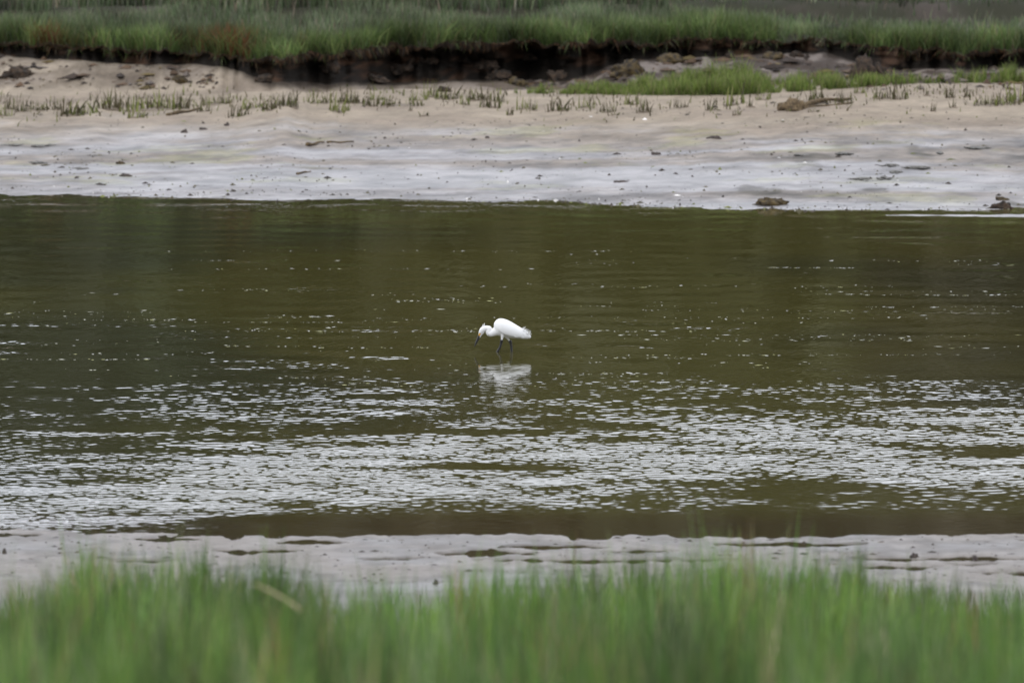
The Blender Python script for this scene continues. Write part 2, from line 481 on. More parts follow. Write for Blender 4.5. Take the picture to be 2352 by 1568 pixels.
fringe = sstep(-20, 10, q - lower) * (1 - sstep(1160 + 40 * sstep(800, 200, WPX), 1190 + 26 * sstep(700, 200, WPX), WPY)) * np.clip(0.20 + 0.5 * fbm(WX * 0.8, WY * 0.6, 209, 4), 0, 0.6)
scat = sstep(-0.12, 0.5, fbm(WX * 0.5, WY * 0.55, 202, 5)) * sstep(600, 840, WPY) * 0.42
paw = sstep(0.30, 0.52, fbm(WX * 0.33, WY * 1.5, 203, 4)) * sstep(560, 680, WPY) * (0.10 + 0.40 * sstep(0, 0.4, fbm(WX * 0.8, WY * 0.6, 204, 3)))
rim = np.exp(-((WPY - (sinterp(WPX, FAR_WL) + 12)) / 9) ** 2) * (1 - sstep(1100, 1700, WPX)) * 0.85 * sstep(-0.3, 0.3, fbm(WX * 1.2, WY * 0.6, 205, 3))
calm = 1 - sstep(1120, 1165, WPY + 20 * wn) * sstep(150, 600, WPX)
wind = (0.018 + 0.014 * (0.5 + fbm(WX * 0.1, WY * 0.35, 207, 4))) * (1 - 0.75 * sstep(900, 1020, WPY)) + 0.086 * np.clip(np.maximum.reduce([belt, fringe, scat * calm, paw * calm, rim]), 0, 1)
for (x0, x1, py) in [(640, 860, 663), (1110, 1330, 681), (1590, 1740, 653), (520, 680, 604), (330, 720, 776), (20, 150, 684), (0, 270, 748), (1900, 2300, 716), (1330, 1560, 739), (990, 1060, 790), (2000, 2352, 720), (390, 560, 650), (1700, 1900, 850)]:
    yy = CAM_H * FOC / (HOR + py)
    s = sstep(x0 - 40, x0 + 30, WPX) * (1 - sstep(x1 - 30, x1 + 40, WPX))
    wind = wind + 0.055 * s * np.exp(-((WY - yy - 0.1 * fbm(WX * 1.5, WY * 0, int(x0))) / 0.20) ** 2) * (0.55 + 0.6 * fbm(WX * 2.2, WY * 1.3, py))
fine = (1 - sstep(0.0705, 0.073, np.abs(WU)))[None, :] * (1 - sstep(66.3, 65.6, WY) * 0) 
wz = h * np.clip(wind, 0.004, 1) * fine * (0.15 + 0.85 * sstep(66.0, 66.8, WY))
wv = np.stack([WX, WY, wz], -1).reshape(-1, 3)
wt = fbm(WX * 0.16 + 2, WY * 0.10, 220, 4)
shal = sstep(-0.30, 0.30, wt + 0.45 * np.exp(-((WX - 1.0) / 3.2) ** 2 - ((WY - 83) / 11) ** 2) - 0.10 * np.exp(-((WX + 5) / 2.5) ** 2 - ((WY - 92) / 9) ** 2) + 0.25 * sstep(74, 67, WY))
wcol = mixc(np.zeros(WX.shape + (3,)) + np.array((0.033, 0.031, 0.013)), (0.057, 0.050, 0.013), shal)
wcol = mixc(wcol, (0.036, 0.023, 0.010), sstep(68.6, 67.0, WY) * 0.8)
river = link("river", mesh_np("river", wv, [grid_faces(len(WD), len(WU))], M_WATER, {"tint": wcol.reshape(-1, 3)}))
tag(river, "shallow olive brown river with bands of sky-bright wind ripples", "river", kind="structure")

# ------------------------------------------------------------------ grass
def blades(base, hgt, width, lean, az, face, col, seg=3, tipcol=None, droop=0.18):
    """strips of grass, every blade its own tapering curved ribbon"""
    n = len(base)
    ts = np.linspace(0, 1, seg + 1)
    sx, sy = np.cos(face) * 0.5, np.sin(face) * 0.5
    vs_, cs_ = [], []
    for i, t in enumerate(ts):
        off = lean * t ** 1.8 * hgt
        c = base + np.stack([np.cos(az) * off, np.sin(az) * off, hgt * (t - droop * lean * t * t)], 1)
        wd = width * (1 - t ** 1.6) if i < seg else width * 0
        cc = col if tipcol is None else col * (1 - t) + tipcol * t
        if i < seg:
            o = np.stack([sx * wd, sy * wd, 0 * wd], 1)
            vs_ += [c - o, c + o]; cs_ += [cc, cc]
        else:
            vs_.append(c); cs_.append(cc)
    k = 2 * seg + 1
    V = np.stack(vs_, 1).reshape(-1, 3); C = np.stack(cs_, 1).reshape(-1, 3)
    b = np.arange(n)[:, None] * k
    quads = np.concatenate([b + np.array([[2 * i, 2 * i + 1, 2 * i + 3, 2 * i + 2]]) for i in range(seg - 1)]) if seg > 1 else None
    tri = b + np.array([[2 * seg - 2, 2 * seg - 1, 2 * seg]])
    return V, ([quads, tri] if quads is not None else [tri]), C

def palette(n, cols, wts, jit=0.18):
    c = np.array(cols)[rng.choice(len(cols), n, p=np.array(wts) / sum(wts))]
    return np.clip(c * (1 + jit * rng.normal(size=(n, 1))), 0.004, 1)

# far marsh beyond the cut bank
N = 400000
d = 120 + (152 - 120) * rng.random(N) ** 1.15
x = (rng.random(N) - 0.5) * 2 * 0.074 * d
pxb = 1176 + x / d * FOC
lipd = np.interp(x / d, U, d_l2)
rel = d - lipd
dens = 0.50 + 0.80 * fbm(x * 0.55, d * 0.4, 300, 5) + 0.45 * np.exp(-(rel / 2.6) ** 2) + 0.85 * fbm(x * 2.8, d * 1.8, 306, 2)
bare = sstep(1600, 1760, pxb + 70 * fbm(x * 0.5, d * 0.4, 301)) * sstep(0.9, 2.2, rel + 3.2 * sstep(1760, 1820, pxb) * (1 - sstep(1930, 1975, pxb)))
st = marsh_step(d, x)
ditch = np.exp(-((st + 0.2) / 0.8) ** 2)
dens = dens * (1 - 0.50 * bare) - 0.9 * ditch
dens = dens - 0.35 * sstep(0, 1, (600 - pxb) / 600) * sstep(2.0, 4.0, rel)
keep = (rel > -0.02) & (rng.random(N) < np.clip(dens, 0.02, 1))
d, x, pxb, rel, bare, st = d[keep], x[keep], pxb[keep], rel[keep], bare[keep], st[keep]
z = ground_z(x, d, 5)
n = len(x)
clump = fbm(x * 1.1, d * 0.8, 302, 4)
big = fbm(x * 0.22, d * 0.25, 304, 4)
prof = 0.30 - 0.09 * sstep(0.6, 2.6, rel + 1.6 * big) * sstep(-0.15, 0.15, fbm(x * 0.3 + 7, d * 0.4, 308, 3)) * (1 - sstep(0.0, 1.2, st)) + 0.02 * sstep(0, 1.2, st)
hg = (prof + 0.17 * clump + 0.22 * np.clip(fbm(x * 0.8 + 3, d * 0.5, 307, 3) - 0.05, 0, 1) + 0.05 * rng.normal(size=n)) * (1 - 0.35 * bare)
hg = np.clip(hg, 0.07, 0.66)
front = np.exp(-(rel / (1.7 + 1.2 * big)) ** 2) * (1 - 0.5 * bare)
gcol = palette(n, [(0.055, 0.095, 0.032), (0.095, 0.135, 0.062), (0.120, 0.155, 0.070), (0.125, 0.135, 0.090), (0.18, 0.15, 0.10), (0.06, 0.05, 0.03)], [3, 4, 3, 2.4, 1.0, 0.9], 0.25)
gfr = palette(n, [(0.085, 0.138, 0.034), (0.120, 0.165, 0.048), (0.062, 0.102, 0.028), (0.13, 0.115, 0.055)], [3, 2.4, 2, 0.6], 0.22)
gcol = gcol * (1 - front[:, None]) + gfr * front[:, None]
gcol = gcol * np.clip(1 + 0.75 * fbm(x * 1.9 + 9, d * 1.1, 305, 4) * 1.35, 0.3, 2.0)[:, None]
rust = sstep(0.05, 0.4, fbm(x * 1.3, d * 0.9, 303)) * (rel < 0.7) * sstep(1000, 500, pxb) * (rng.random(n) < 0.6)
gcol = gcol * (1 - rust[:, None]) + np.array((0.13, 0.06, 0.022)) * rust[:, None]
bend = np.where(rel < 0.35, 0.75, 0.30) * (0.4 + 0.9 * rng.random(n))
az = np.where(rel < 0.35, -math.pi / 2 + 0.8 * rng.normal(size=n), rng.random(n) * 6.283)
gcol = gcol * np.array((0.98, 0.92, 1.0))
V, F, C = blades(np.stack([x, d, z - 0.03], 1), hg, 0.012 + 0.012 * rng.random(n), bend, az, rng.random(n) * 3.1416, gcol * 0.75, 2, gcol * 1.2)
m_ = 9000                       # turf leaning out and drooping over the broken lip
uu = (rng.random(m_) - 0.5) * 0.15
px2 = 1176 + uu * FOC
kk = rng.random(m_) < np.clip(0.42 + 1.5 * fbm(px2 / 24, px2 * 0, 312, 4), 0.0, 1)
uu, px2 = uu[kk], px2[kk]; m_ = len(uu)
dl = np.interp(uu, U, d_l2); zl = np.interp(uu, U, z_l2)
oc = palette(m_, [(0.070, 0.100, 0.028), (0.09, 0.11, 0.04), (0.085, 0.055, 0.026), (0.11, 0.055, 0.024), (0.03, 0.024, 0.014)], [2, 1.2, 2, 1.2, 3], 0.25)
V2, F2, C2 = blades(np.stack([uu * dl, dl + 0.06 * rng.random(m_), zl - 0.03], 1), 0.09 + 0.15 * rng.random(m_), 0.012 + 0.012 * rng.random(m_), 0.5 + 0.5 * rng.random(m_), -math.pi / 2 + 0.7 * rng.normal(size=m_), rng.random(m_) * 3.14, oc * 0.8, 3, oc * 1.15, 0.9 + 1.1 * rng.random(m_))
k0 = len(V); V = np.concatenate([V, V2]); C = np.concatenate([C, C2])
F = [F[0], F[1], F2[0] + k0, F2[1] + k0]

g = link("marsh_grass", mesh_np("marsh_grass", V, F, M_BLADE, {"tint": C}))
tag(g, "dense green marsh grass growing on top of the dark cut bank", "grass", kind="stuff")

# turf hanging over the lip and the roots under it
N = 24000
uu = (rng.random(N) - 0.5) * 0.15
px_ = 1176 + uu * FOC
dl = np.interp(uu, U, d_l2); zl = np.interp(uu, U, z_l2)
x = uu * dl
ln = (0.02 + 0.17 * rng.random(N) ** 3) * (0.55 + 0.8 * np.clip(fbm(x * 1.7, x * 0, 310), -0.4, 1)) * np.clip((zl - np.interp(uu, U, z_foot)) / 0.5, 0.3, 1)
base = np.stack([x, dl - 0.03 - 0.08 * rng.random(N), zl - 0.0], 1)
rcol = palette(N, [(0.075, 0.040, 0.02), (0.12, 0.065, 0.028), (0.030, 0.021, 0.014)], [2, 1, 6])
V, F, C = blades(base, -np.maximum(ln, 0.02), 0.012 + 0.02 * rng.random(N), 0.15 + 0.2 * rng.random(N), -math.pi / 2 + 1.0 * rng.normal(size=N), rng.normal(size=N) * 0.5, rcol, 2)
g = link("hanging_roots", mesh_np("hanging_roots", V, F, M_BLADE, {"tint": C}))
tag(g, "brown roots and dead turf hanging down the face of the cut bank", "roots", kind="stuff")

# bright young grass on the sand, right of the middle
N = 60000
px_ = 1180 + 1230 * rng.random(N)
lo = interp(px_, [(1180, 213), (1300, 214), (1500, 217), (1700, 216), (1900, 204), (2100, 190), (2400, 188)])
thick = interp(px_, [(1180, 4), (1330, 8), (1450, 20), (1600, 30), (1720, 34), (1760, 24), (1900, 20), (2050, 10), (2400, 8)])
pyb = lo - thick * rng.random(N) ** 1.3
dens = interp(px_, [(1180, 0.22), (1320, 0.38), (1450, 0.7), (1550, 1), (1720, 1), (1770, 0.5), (1900, 0.6), (1960, 0.40), (2100, 0.45), (2250, 0.38), (2400, 0.45)]) + 0.75 * fbm(px_ / 20, pyb / 10, 320) - 0.22
keep = rng.random(N) < np.clip(dens, 0, 1)
px_, pyb = px_[keep], pyb[keep]
n = len(px_)
cc = np.clip(np.searchsorted(PXC, px_), 0, NC - 1)
secr = np.where(SEC == 3)[0]
dd = np.zeros(n); zz = np.zeros(n)
for c in np.unique(cc):
    m = cc == c
    p = GPY[secr, c]
    pm = np.minimum.accumulate(p)
    dd[m] = np.interp(-pyb[m], -pm, GD[secr, c]); zz[m] = np.interp(-pyb[m], -pm, GZ[secr, c])
x = (px_ - 1176) / FOC * dd
hg = interp(px_, [(1180, 0.10), (1450, 0.15), (1600, 0.22), (1650, 0.29), (1730, 0.29), (1765, 0.17), (1900, 0.18), (2100, 0.15), (2400, 0.2)]) * (0.3 + 0.9 * rng.random(n) ** 1.3) * (1 + 0.95 * fbm(px_ / 22, pyb / 9, 321))
gcol = palette(n, [(0.130, 0.185, 0.034), (0.175, 0.220, 0.052), (0.085, 0.125, 0.026), (0.20, 0.18, 0.085)], [3, 3.4, 1.8, 1.4], 0.25)
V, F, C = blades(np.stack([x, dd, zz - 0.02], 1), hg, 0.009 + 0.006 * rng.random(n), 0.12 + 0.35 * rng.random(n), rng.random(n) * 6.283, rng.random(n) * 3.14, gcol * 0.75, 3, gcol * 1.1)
g = link("shore_grass", mesh_np("shore_grass", V, F, M_BLADE, {"tint": C}))
tag(g, "bright lime green young grass along the sand crest below the bank", "grass", kind="stuff")

# tall grass on the near bluff, out of focus
TOPL = [(-200, 1440), (0, 1400), (80, 1345), (180, 1275), (260, 1275), (350, 1262), (450, 1290), (560, 1300), (680, 1320), (760, 1350), (830, 1335), (900, 1365), (1000, 1385), (1070, 1320), (1130, 1295), (1250, 1292), (1400, 1280), (1540, 1262), (1690, 1262), (1800, 1292), (1950, 1300), (2030, 1355), (2150, 1400), (2250, 1415), (2352, 1420), (2600, 1440)]
NP, NB = 15000, 6
d = 25.0 + 25.0 * rng.random(NP) ** 0.9
x = (rng.random(NP) - 0.5) * 2 * 0.080 * d
pxb = 1176 + x / d * FOC
dens = 0.36 + 1.0 * fbm(x * 1.3, d * 0.6, 330, 4) + 0.8 * fbm(x * 4, d * 1.2, 333, 2)
keep = rng.random(NP) < np.clip(dens, 0.05, 1)
d, x, pxb = d[keep], x[keep], pxb[keep]
n = len(d)
z = ground_z(x, d)
tall = rng.random(n) < 0.05
clum = fbm(x * 1.8, d * 0.8, 334, 3)
lim_py = interp(pxb, TOPL) - 72 - 25 * sstep(1900, 2200, pxb) + 95 * fbm(pxb / 28, d * 0.4, 331) + 40 * fbm(pxb / 9, d * 0.3, 337) + np.abs(rng.normal(size=n)) * 60 - np.where(tall, 110 * rng.random(n), 0)
lim = CAM_H - d * (HOR + lim_py) / FOC - z
hg = np.minimum(lim, (0.74 + 0.26 * clum + 0.12 * rng.normal(size=n)) * np.where(tall, 1.5, 1.0))
ok = hg > 0.15
d, x, z, hg = d[ok], x[ok], z[ok], hg[ok]
n = len(d)
patch = fbm(x * 1.9, d * 0.7, 332, 4)[:, None]
gcol = palette(n, [(0.062, 0.125, 0.028), (0.095, 0.160, 0.034), (0.042, 0.085, 0.024), (0.115, 0.145, 0.085), (0.20, 0.17, 0.10), (0.15, 0.085, 0.05)], [4, 3.0, 2.4, 2.2, 0.45, 0.2], 0.30)
gcol = gcol * np.array((1.24, 1.24, 1.0)) * np.clip(1.0 + 1.1 * patch, 0.35, 2.2)
yel = sstep(0.0, 0.4, fbm(x * 2.3, d * 0.8, 336, 3))[:, None]
gcol = gcol * (1 + yel * np.array((0.30, 0.14, 0.20)))
rp = lambda a: np.repeat(a, NB, 0)
n = n * NB
bx_ = rp(np.stack([x, d, z], 1)) + np.stack([0.010 * rng.normal(size=n), 0.012 * rng.normal(size=n), 0 * rng.random(n)], 1)
cc_ = rp(gcol) * (0.85 + 0.3 * rng.random((n, 1)))
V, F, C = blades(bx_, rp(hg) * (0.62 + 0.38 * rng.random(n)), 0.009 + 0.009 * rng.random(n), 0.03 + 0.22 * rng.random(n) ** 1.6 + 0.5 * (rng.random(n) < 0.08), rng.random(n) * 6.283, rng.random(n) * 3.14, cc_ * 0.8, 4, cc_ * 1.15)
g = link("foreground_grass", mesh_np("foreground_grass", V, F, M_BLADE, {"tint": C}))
tag(g, "tall blurred green grass across the bottom, nearest the viewer", "grass", kind="stuff")

# thin fine sprigs standing in the wet mud at the lower right and left
N = 1500
px_ = np.where(rng.random(N) < 0.75, 1900 + 520 * rng.random(N), -60 + 1100 * rng.random(N))
pyb = 1345 + 110 * rng.random(N) ** 0.8
dd = dist_at(pyb, 0.07)
x = (px_ - 1176) / FOC * dd
zz = ground_z(x, dd)
gcol = palette(N, [(0.08, 0.12, 0.05), (0.10, 0.11, 0.07)], [1, 1])
V, F, C = blades(np.stack([x, dd, zz - 0.01], 1), 0.05 + 0.10 * rng.random(N), 0.006 + 0 * x, 0.3 * rng.random(N), rng.random(N) * 6.283, rng.random(N) * 3.14, gcol, 2)
g = link("mud_sprigs", mesh_np("mud_sprigs", V, F, M_BLADE, {"tint": C}))
tag(g, "thin green sprigs dotted over the wet near mud", "sprigs", kind="stuff")

# ------------------------------------------------------------------ wooded hillside beyond the marsh: what the river mirrors
P, CO, SZ = [], [], []
for i in range(520):
    d0 = random.uniform(171, 226)
    x0 = random.uniform(-46, 46)
    hz = 1.25 + float(sstep(168, 218, d0)) * 12.5
    hh = random.uniform(3.5, 7.0)
    rr = hh * random.uniform(0.32, 0.45)
    if x0 < -5: c = random.choice([(0.030, 0.042, 0.016), (0.038, 0.045, 0.020), (0.050, 0.050, 0.022)])
    elif x0 < 6: c = random.choice([(0.085, 0.080, 0.030), (0.070, 0.072, 0.028), (0.085, 0.068, 0.030)])
    else: c = random.choice([(0.070, 0.056, 0.038), (0.052, 0.044, 0.028), (0.045, 0.045, 0.022)])
    m = 170
    v = rng.normal(size=(m, 3)); v /= np.linalg.norm(v, axis=1)[:, None]
    v *= (0.55 + 0.5 * rng.random(m))[:, None]
    P.append(np.stack([x0 + v[:, 0] * rr, d0 + v[:, 1] * rr, hz + hh * 0.5 + v[:, 2] * hh * 0.52], 1))
    c = (0.95 if x0 < -5 else 0.6) * np.array(c) + (0.05 if x0 < -5 else 0.4) * np.array((0.058, 0.057, 0.026)); CO.append(c * (0.75 + 0.5 * rng.random((m, 1)))); SZ.append(np.full(m, 0.55) * (0.6 + 0.8 * rng.random(m)))
P = np.concatenate(P); CO = np.concatenate(CO); SZ = np.concatenate(SZ)
a = rng.normal(size=P.shape); a /= np.linalg.norm(a, axis=1)[:, None]
b = np.cross(a, rng.normal(size=P.shape)); b /= np.linalg.norm(b, axis=1)[:, None]
a *= SZ[:, None]; b *= SZ[:, None]
V = np.stack([P - a - 0.6 * b, P + a - 0.6 * b, P + 0.7 * a + b, P - 0.7 * a + b], 1).reshape(-1, 3)
g = link("woodland", mesh_np("woodland", V, [np.arange(len(V)).reshape(-1, 4)], M_LEAF, {"tint": np.repeat(CO, 4, 0)}))
tag(g, "dark wooded hillside far behind the marsh, mirrored in the river", "woods", kind="stuff")

# ------------------------------------------------------------------ the egret
EX, EY = (1175 - 1176) / FOC * 83.27, 83.27
CS = 1711.0
def L(cx, cy):                     # side-view measure of the bird -> local metres, feet at the origin
    return (cx - 880) / CS, (740 - cy) / CS

M_FEATHER, nf, pf = new_mat("white_feather")
pf.inputs["Base Color"].default_value = (0.74, 0.74, 0.73, 1)
pf.inputs["Roughness"].default_value = 0.75
pf.inputs["Specular IOR Level"].default_value = 0.2
tcn = node(nf, "ShaderNodeTexCoord")
mpn = node(nf, "ShaderNodeMapping"); mpn.inputs["Scale"].default_value = (60, 60, 160); mpn.inputs["Rotation"].default_value = (0, R(28), 0)
nn = node(nf, "ShaderNodeTexNoise"); nn.inputs["Scale"].default_value = 1.0; nn.inputs["Detail"].default_value = 4
bb = node(nf, "ShaderNodeBump"); bb.inputs["Strength"].default_value = 0.4; bb.inputs["Distance"].default_value = 0.004
nf.links.new(tcn.outputs["Object"], mpn.inputs["Vector"]); nf.links.new(mpn.outputs["Vector"], nn.inputs["Vector"])
nf.links.new(nn.outputs["Fac"], bb.inputs["Height"]); nf.links.new(bb.outputs["Normal"], pf.inputs["Normal"])
M_BILL = mat_noise("black_bill", (0.010, 0.010, 0.011), (0.018, 0.017, 0.017), 60, 0.35, 0.1, 0.001, 0.5)
M_LEG = mat_noise("black_leg", (0.008, 0.008, 0.009), (0.020, 0.019, 0.018), 120, 0.45, 0.4, 0.001, 0.4)
M_LORE = mat_noise("yellow_lore", (0.62, 0.30, 0.02), (0.70, 0.38, 0.04), 90, 0.6, 0.1, 0.001)
M_EYE = mat_noise("dark_eye", (0.01, 0.008, 0.005), (0.02, 0.012, 0.006), 30, 0.15, 0, 0, 0.5)

def ring_loft(rings):
    """rings: list of (n,3) arrays; capped tube"""
    n = len(rings[0]); v = np.concatenate(rings); f = []
    for i in range(len(rings) - 1):
        for j in range(n):
            f.append((i * n + j, i * n + (j + 1) % n, (i + 1) * n + (j + 1) % n, (i + 1) * n + j))
    f.append(tuple(range(n))[::-1]); f.append(tuple(range((len(rings) - 1) * n, len(rings) * n)))
    return v, f

def tube(pts, n=14, ysc=1.0):
    """pts: (x, y, z, r). Rings square to the path."""
    p = np.array(pts, float); rings = []
    for i in range(len(p)):
        t = p[min(i + 1, len(p) - 1), :3] - p[max(i - 1, 0), :3]
        t /= np.linalg.norm(t) + 1e-9
        s = np.array((0, 1, 0.0)); s = s - t * s.dot(t); s /= np.linalg.norm(s)
        u = np.cross(t, s)
        a = np.linspace(0, 2 * math.pi, n, endpoint=False)
        rings.append(p[i, :3] + p[i, 3] * (np.cos(a)[:, None] * u + ysc * np.sin(a)[:, None] * s))
    return ring_loft(rings)

def smooth_path(pts, k=4):
    p = np.array(pts, float); t = np.arange(len(p)); tt = np.linspace(0, len(p) - 1, (len(p) - 1) * k + 1)
    out = []
    for q in tt:
        i = min(int(q), len(p) - 2); f = q - i
        p0, p1, p2, p3 = p[max(i - 1, 0)], p[i], p[i + 1], p[min(i + 2, len(p) - 1)]
        out.append(0.5 * ((2 * p1) + (-p0 + p2) * f + (2 * p0 - 5 * p1 + 4 * p2 - p3) * f * f + (-p0 + 3 * p1 - 3 * p2 + p3) * f ** 3))
    return out

def join(parts):
    V, F, o = [], [], 0
    for v, f in parts:
        V.append(v); F += [tuple(i + o for i in q) for q in f]; o += len(v)
    return np.concatenate(V), F

def pymesh(name, v, f, m, smooth=True):
    me = bpy.data.meshes.new(name)
    me.from_pydata([tuple(q) for q in v], [], f)
    bm = bmesh.new(); bm.from_mesh(me); bmesh.ops.recalc_face_normals(bm, faces=bm.faces); bm.to_mesh(me); bm.free()
    me.materials.append(m)
    for p in me.polygons: p.use_smooth = smooth
    return me

egret = link("egret", None, None, (EX, EY, 0))
tag(egret, "white egret wading with head lowered and black bill near the water", "bird")

# slices of the trunk: x, top, bottom, half width (in side-view units)
SL = [(584, 275, 345, 22), (592, 246, 392, 48), (620, 211, 452, 76), (650, 190, 470, 90), (690, 180, 474, 98), (735, 183, 482, 104), (780, 195, 494, 106), (830, 215, 508, 104),
      (880, 241, 516, 98), (960, 289, 521, 84), (1040, 338, 523, 64), (1100, 380, 522, 48), (1150, 420, 519, 34), (1190, 455, 514, 20), (1206, 480, 505, 9)]
def slice_at(cx):
    return [np.interp(cx, [s[0] for s in SL], [s[k] for s in SL]) for k in (1, 2, 3)]
def ring_at(cx, ang, grow=0.0):
    t, b, hw = slice_at(cx)
    x, zt = L(cx, t); _, zb = L(cx, b)
    c = (zt + zb) / 2; hz = (zt - zb) / 2 + grow; hy = hw / CS + grow
    return np.stack([x + 0 * ang, np.sin(ang) * hy, c + np.cos(ang) * hz], -1)
A = np.linspace(0, 2 * math.pi, 28, endpoint=False)
body = ring_loft([ring_at(cx, A) for cx in np.concatenate([[584, 588, 592, 600, 610], np.linspace(620, 1180, 34), [1190, 1200, 1206]])])
neck = [(*L(650, 385), 84), (*L(600, 405), 72), (*L(556, 424), 62), (*L(520, 428), 60), (*L(498, 412), 54), (*L(500, 378), 52), (*L(505, 358), 50), (*L(478, 350), 48), (*L(446, 347), 46),
        (*L(415, 356), 47), (*L(392, 374), 47), (*L(372, 400), 41), (*L(357, 428), 31), (*L(347, 455), 22), (*L(340, 478), 15)]
neck = tube(smooth_path([(a, 0, b, r / CS) for a, b, r in neck], 4), 18, 0.86)
bend = tube([(L(505, 360)[0], 0, L(505, 360)[1], 46 / CS), (L(530, 350)[0], 0, L(530, 350)[1], 36 / CS), (L(548, 345)[0], 0, L(548, 345)[1], 20 / CS)], 14, 0.86)
throat = tube([(L(400, 400)[0], 0, L(400, 400)[1], 34 / CS), (L(366, 450)[0], 0, L(366, 450)[1], 22 / CS), (L(345, 500)[0], 0, L(345, 500)[1], 8 / CS), (L(337, 522)[0], 0, L(337, 522)[1], 3 / CS)], 12, 0.8)
YA, YB = -0.026, 0.026
th1 = tube([(L(745, 420)[0], YA, L(745, 420)[1], 52 / CS), (L(728, 475)[0], YA, L(728, 475)[1], 30 / CS), (L(719, 515)[0], YA, L(719, 515)[1], 19 / CS), (L(715, 552)[0], YA, L(715, 552)[1], 12 / CS)], 12)
th2 = tube([(L(770, 430)[0], YB, L(770, 430)[1], 56 / CS), (L(795, 490)[0], YB, L(795, 490)[1], 33 / CS), (L(826, 530)[0], YB, L(826, 530)[1], 19 / CS), (L(848, 562)[0], YB, L(848, 562)[1], 12 / CS)], 12)
v, f = join([body, neck, bend, throat, th1, th2])
tmp = link("tmp", pymesh("tmp", v, f, M_FEATHER))
rm = tmp.modifiers.new("r", 'REMESH'); rm.mode = 'VOXEL'; rm.voxel_size = 0.0034; rm.use_smooth_shade = True
sm = tmp.modifiers.new("s", 'SMOOTH'); sm.factor = 0.5; sm.iterations = 3
dg = bpy.context.evaluated_depsgraph_get()
bme = bpy.data.meshes.new_from_object(tmp.evaluated_get(dg))
bme.name = "body"
bpy.data.objects.remove(tmp)
bme.materials.clear(); bme.materials.append(M_FEATHER)
for p in bme.polygons: p.use_smooth = True
link("body", bme, egret)

# folded wings: a shell proud of the flank, its feathers ending in separate tips
def wing(side):
    xs = np.linspace(640, 1075, 40)
    rows = []
    for cx in xs:
        lowc = np.interp(cx, [640, 690, 760, 850, 950, 1040, 1075], [330, 395, 438, 466, 482, 490, 488])
        t, b, hw = slice_at(cx)
        c = (t + b) / 2; hz = (b - t) / 2
        a1 = math.acos(np.clip((c - lowc) / hz, -1, 1))
        a0 = np.interp(cx, [640, 700, 900, 1075], [0.75, 0.3, 0.25, 0.3])
        k = np.linspace(0, 1, 14)
        ang = a0 + (a1 - a0) * k
        e = np.interp(cx, [640, 700, 1040, 1075], [0.0, 1, 1, 0.4])
        g_ = -0.002 + e * 0.0125 * np.clip(np.sin(np.pi * np.clip(k * 0.55 + 0.02, 0, 1)), 0, 1) ** 0.7
        pts = np.stack([ring_at(cx, np.array([a]), gg)[0] for a, gg in zip(ang, g_)])
        pts = np.concatenate([pts, ring_at(cx, np.array([a1 - 0.02]), -0.006)])
        pts[:, 1] *= side
        rows.append(pts)
    nc = len(rows[0]); v = np.concatenate(rows)
    return v, [tuple(q) for q in grid_faces(len(rows), nc)]
for side in (-1, 1):
    v, f = wing(side)
    wg = link("wing", pymesh("wing", v, f, M_FEATHER), egret)
    for k in range(7):             # long flight feathers lying toward the tail
        y0 = side * (0.050 - 0.004 * k)
        x0, z0 = L(930 + 8 * k, 470 - 8 * k); x1, z1 = L(1085 + 13 * k, 500 - 7 * k)
        n_ = 9; vv = []
        for i in range(n_ + 1):
            t = i / n_; wdt = 0.0085 * (1 - max(0, (t - 0.7) / 0.3) ** 2 * 0.9)
            yy = y0 * (1 - 0.52 * t) + side * 0.004
            cxx = x0 + (x1 - x0) * t; czz = z0 + (z1 - z0) * t
            vv += [(cxx, yy - side * 0.002, czz - wdt), (cxx, yy + side * 0.001, czz), (cxx, yy - side * 0.002, czz + wdt)]
        ff = [q for i in range(n_) for q in ((3 * i, 3 * i + 1, 3 * i + 4, 3 * i + 3), (3 * i + 1, 3 * i + 2, 3 * i + 5, 3 * i + 4))]
        link("flight_feather", pymesh("flight_feather", vv, ff, M_FEATHER), wg)

# plumes: crest, back and flank wisps, each a fine tapering strand
def plumes(name, roots, tips, curl, r0):
    parts = []
    for (a, b), c in zip(zip(roots, tips), curl):
        a = np.array(a); b = np.array(b); pts = []
        for i in range(7):
            t = i / 6
            q = a + (b - a) * t + np.array((0, 0, c)) * t * t
            pts.append((*q, r0 * (1 - 0.85 * t)))
        parts.append(tube(pts, 5))
    v, f = join(parts)
    o = link(name, pymesh(name, v, f, M_FEATHER), egret)
    return o
def LY(cx, cy, y): return (L(cx, cy)[0], y, L(cx, cy)[1])
rt, tp, cu = [], [], []
for i in range(16):
    s = random.random(); y = random.uniform(-0.012, 0.012)
    rt.append(LY(380 + 45 * s, 335 - 25 * s, y)); tp.append(LY(392 + 42 * s + random.uniform(-8, 10), 285 - 22 * s + random.uniform(-10, 16), y * 1.4)); cu.append(random.uniform(-0.002, 0.004))
plumes("crest", rt, tp, cu, 0.0024)
rt, tp, cu = [], [], []
for i in range(64):
    s = random.random(); y = random.uniform(-0.022, 0.022)
    rt.append(LY(1020 + 130 * s, 350 + 85 * s + random.uniform(0, 30), y))
    tp.append(LY(1105 + 110 * s + random.uniform(-12, 12), 350 + 90 * s + random.uniform(-14, 40), y * 1.6)); cu.append(random.uniform(0.0, 0.028))
plumes("back_plume", rt, tp, cu, 0.0026)
rt, tp, cu = [], [], []
for i in range(26):
    s = random.random(); y = random.uniform(-0.03, 0.03) * (1 - s * 0.6)
    rt.append(LY(1030 + 150 * s, 490 + 10 * s, y)); tp.append(LY(1050 + 150 * s + random.uniform(-10, 10), 525 + random.uniform(-10, 12) - 8 * s, y)); cu.append(0.0)
plumes("tail_plume", rt, tp, cu, 0.0022)

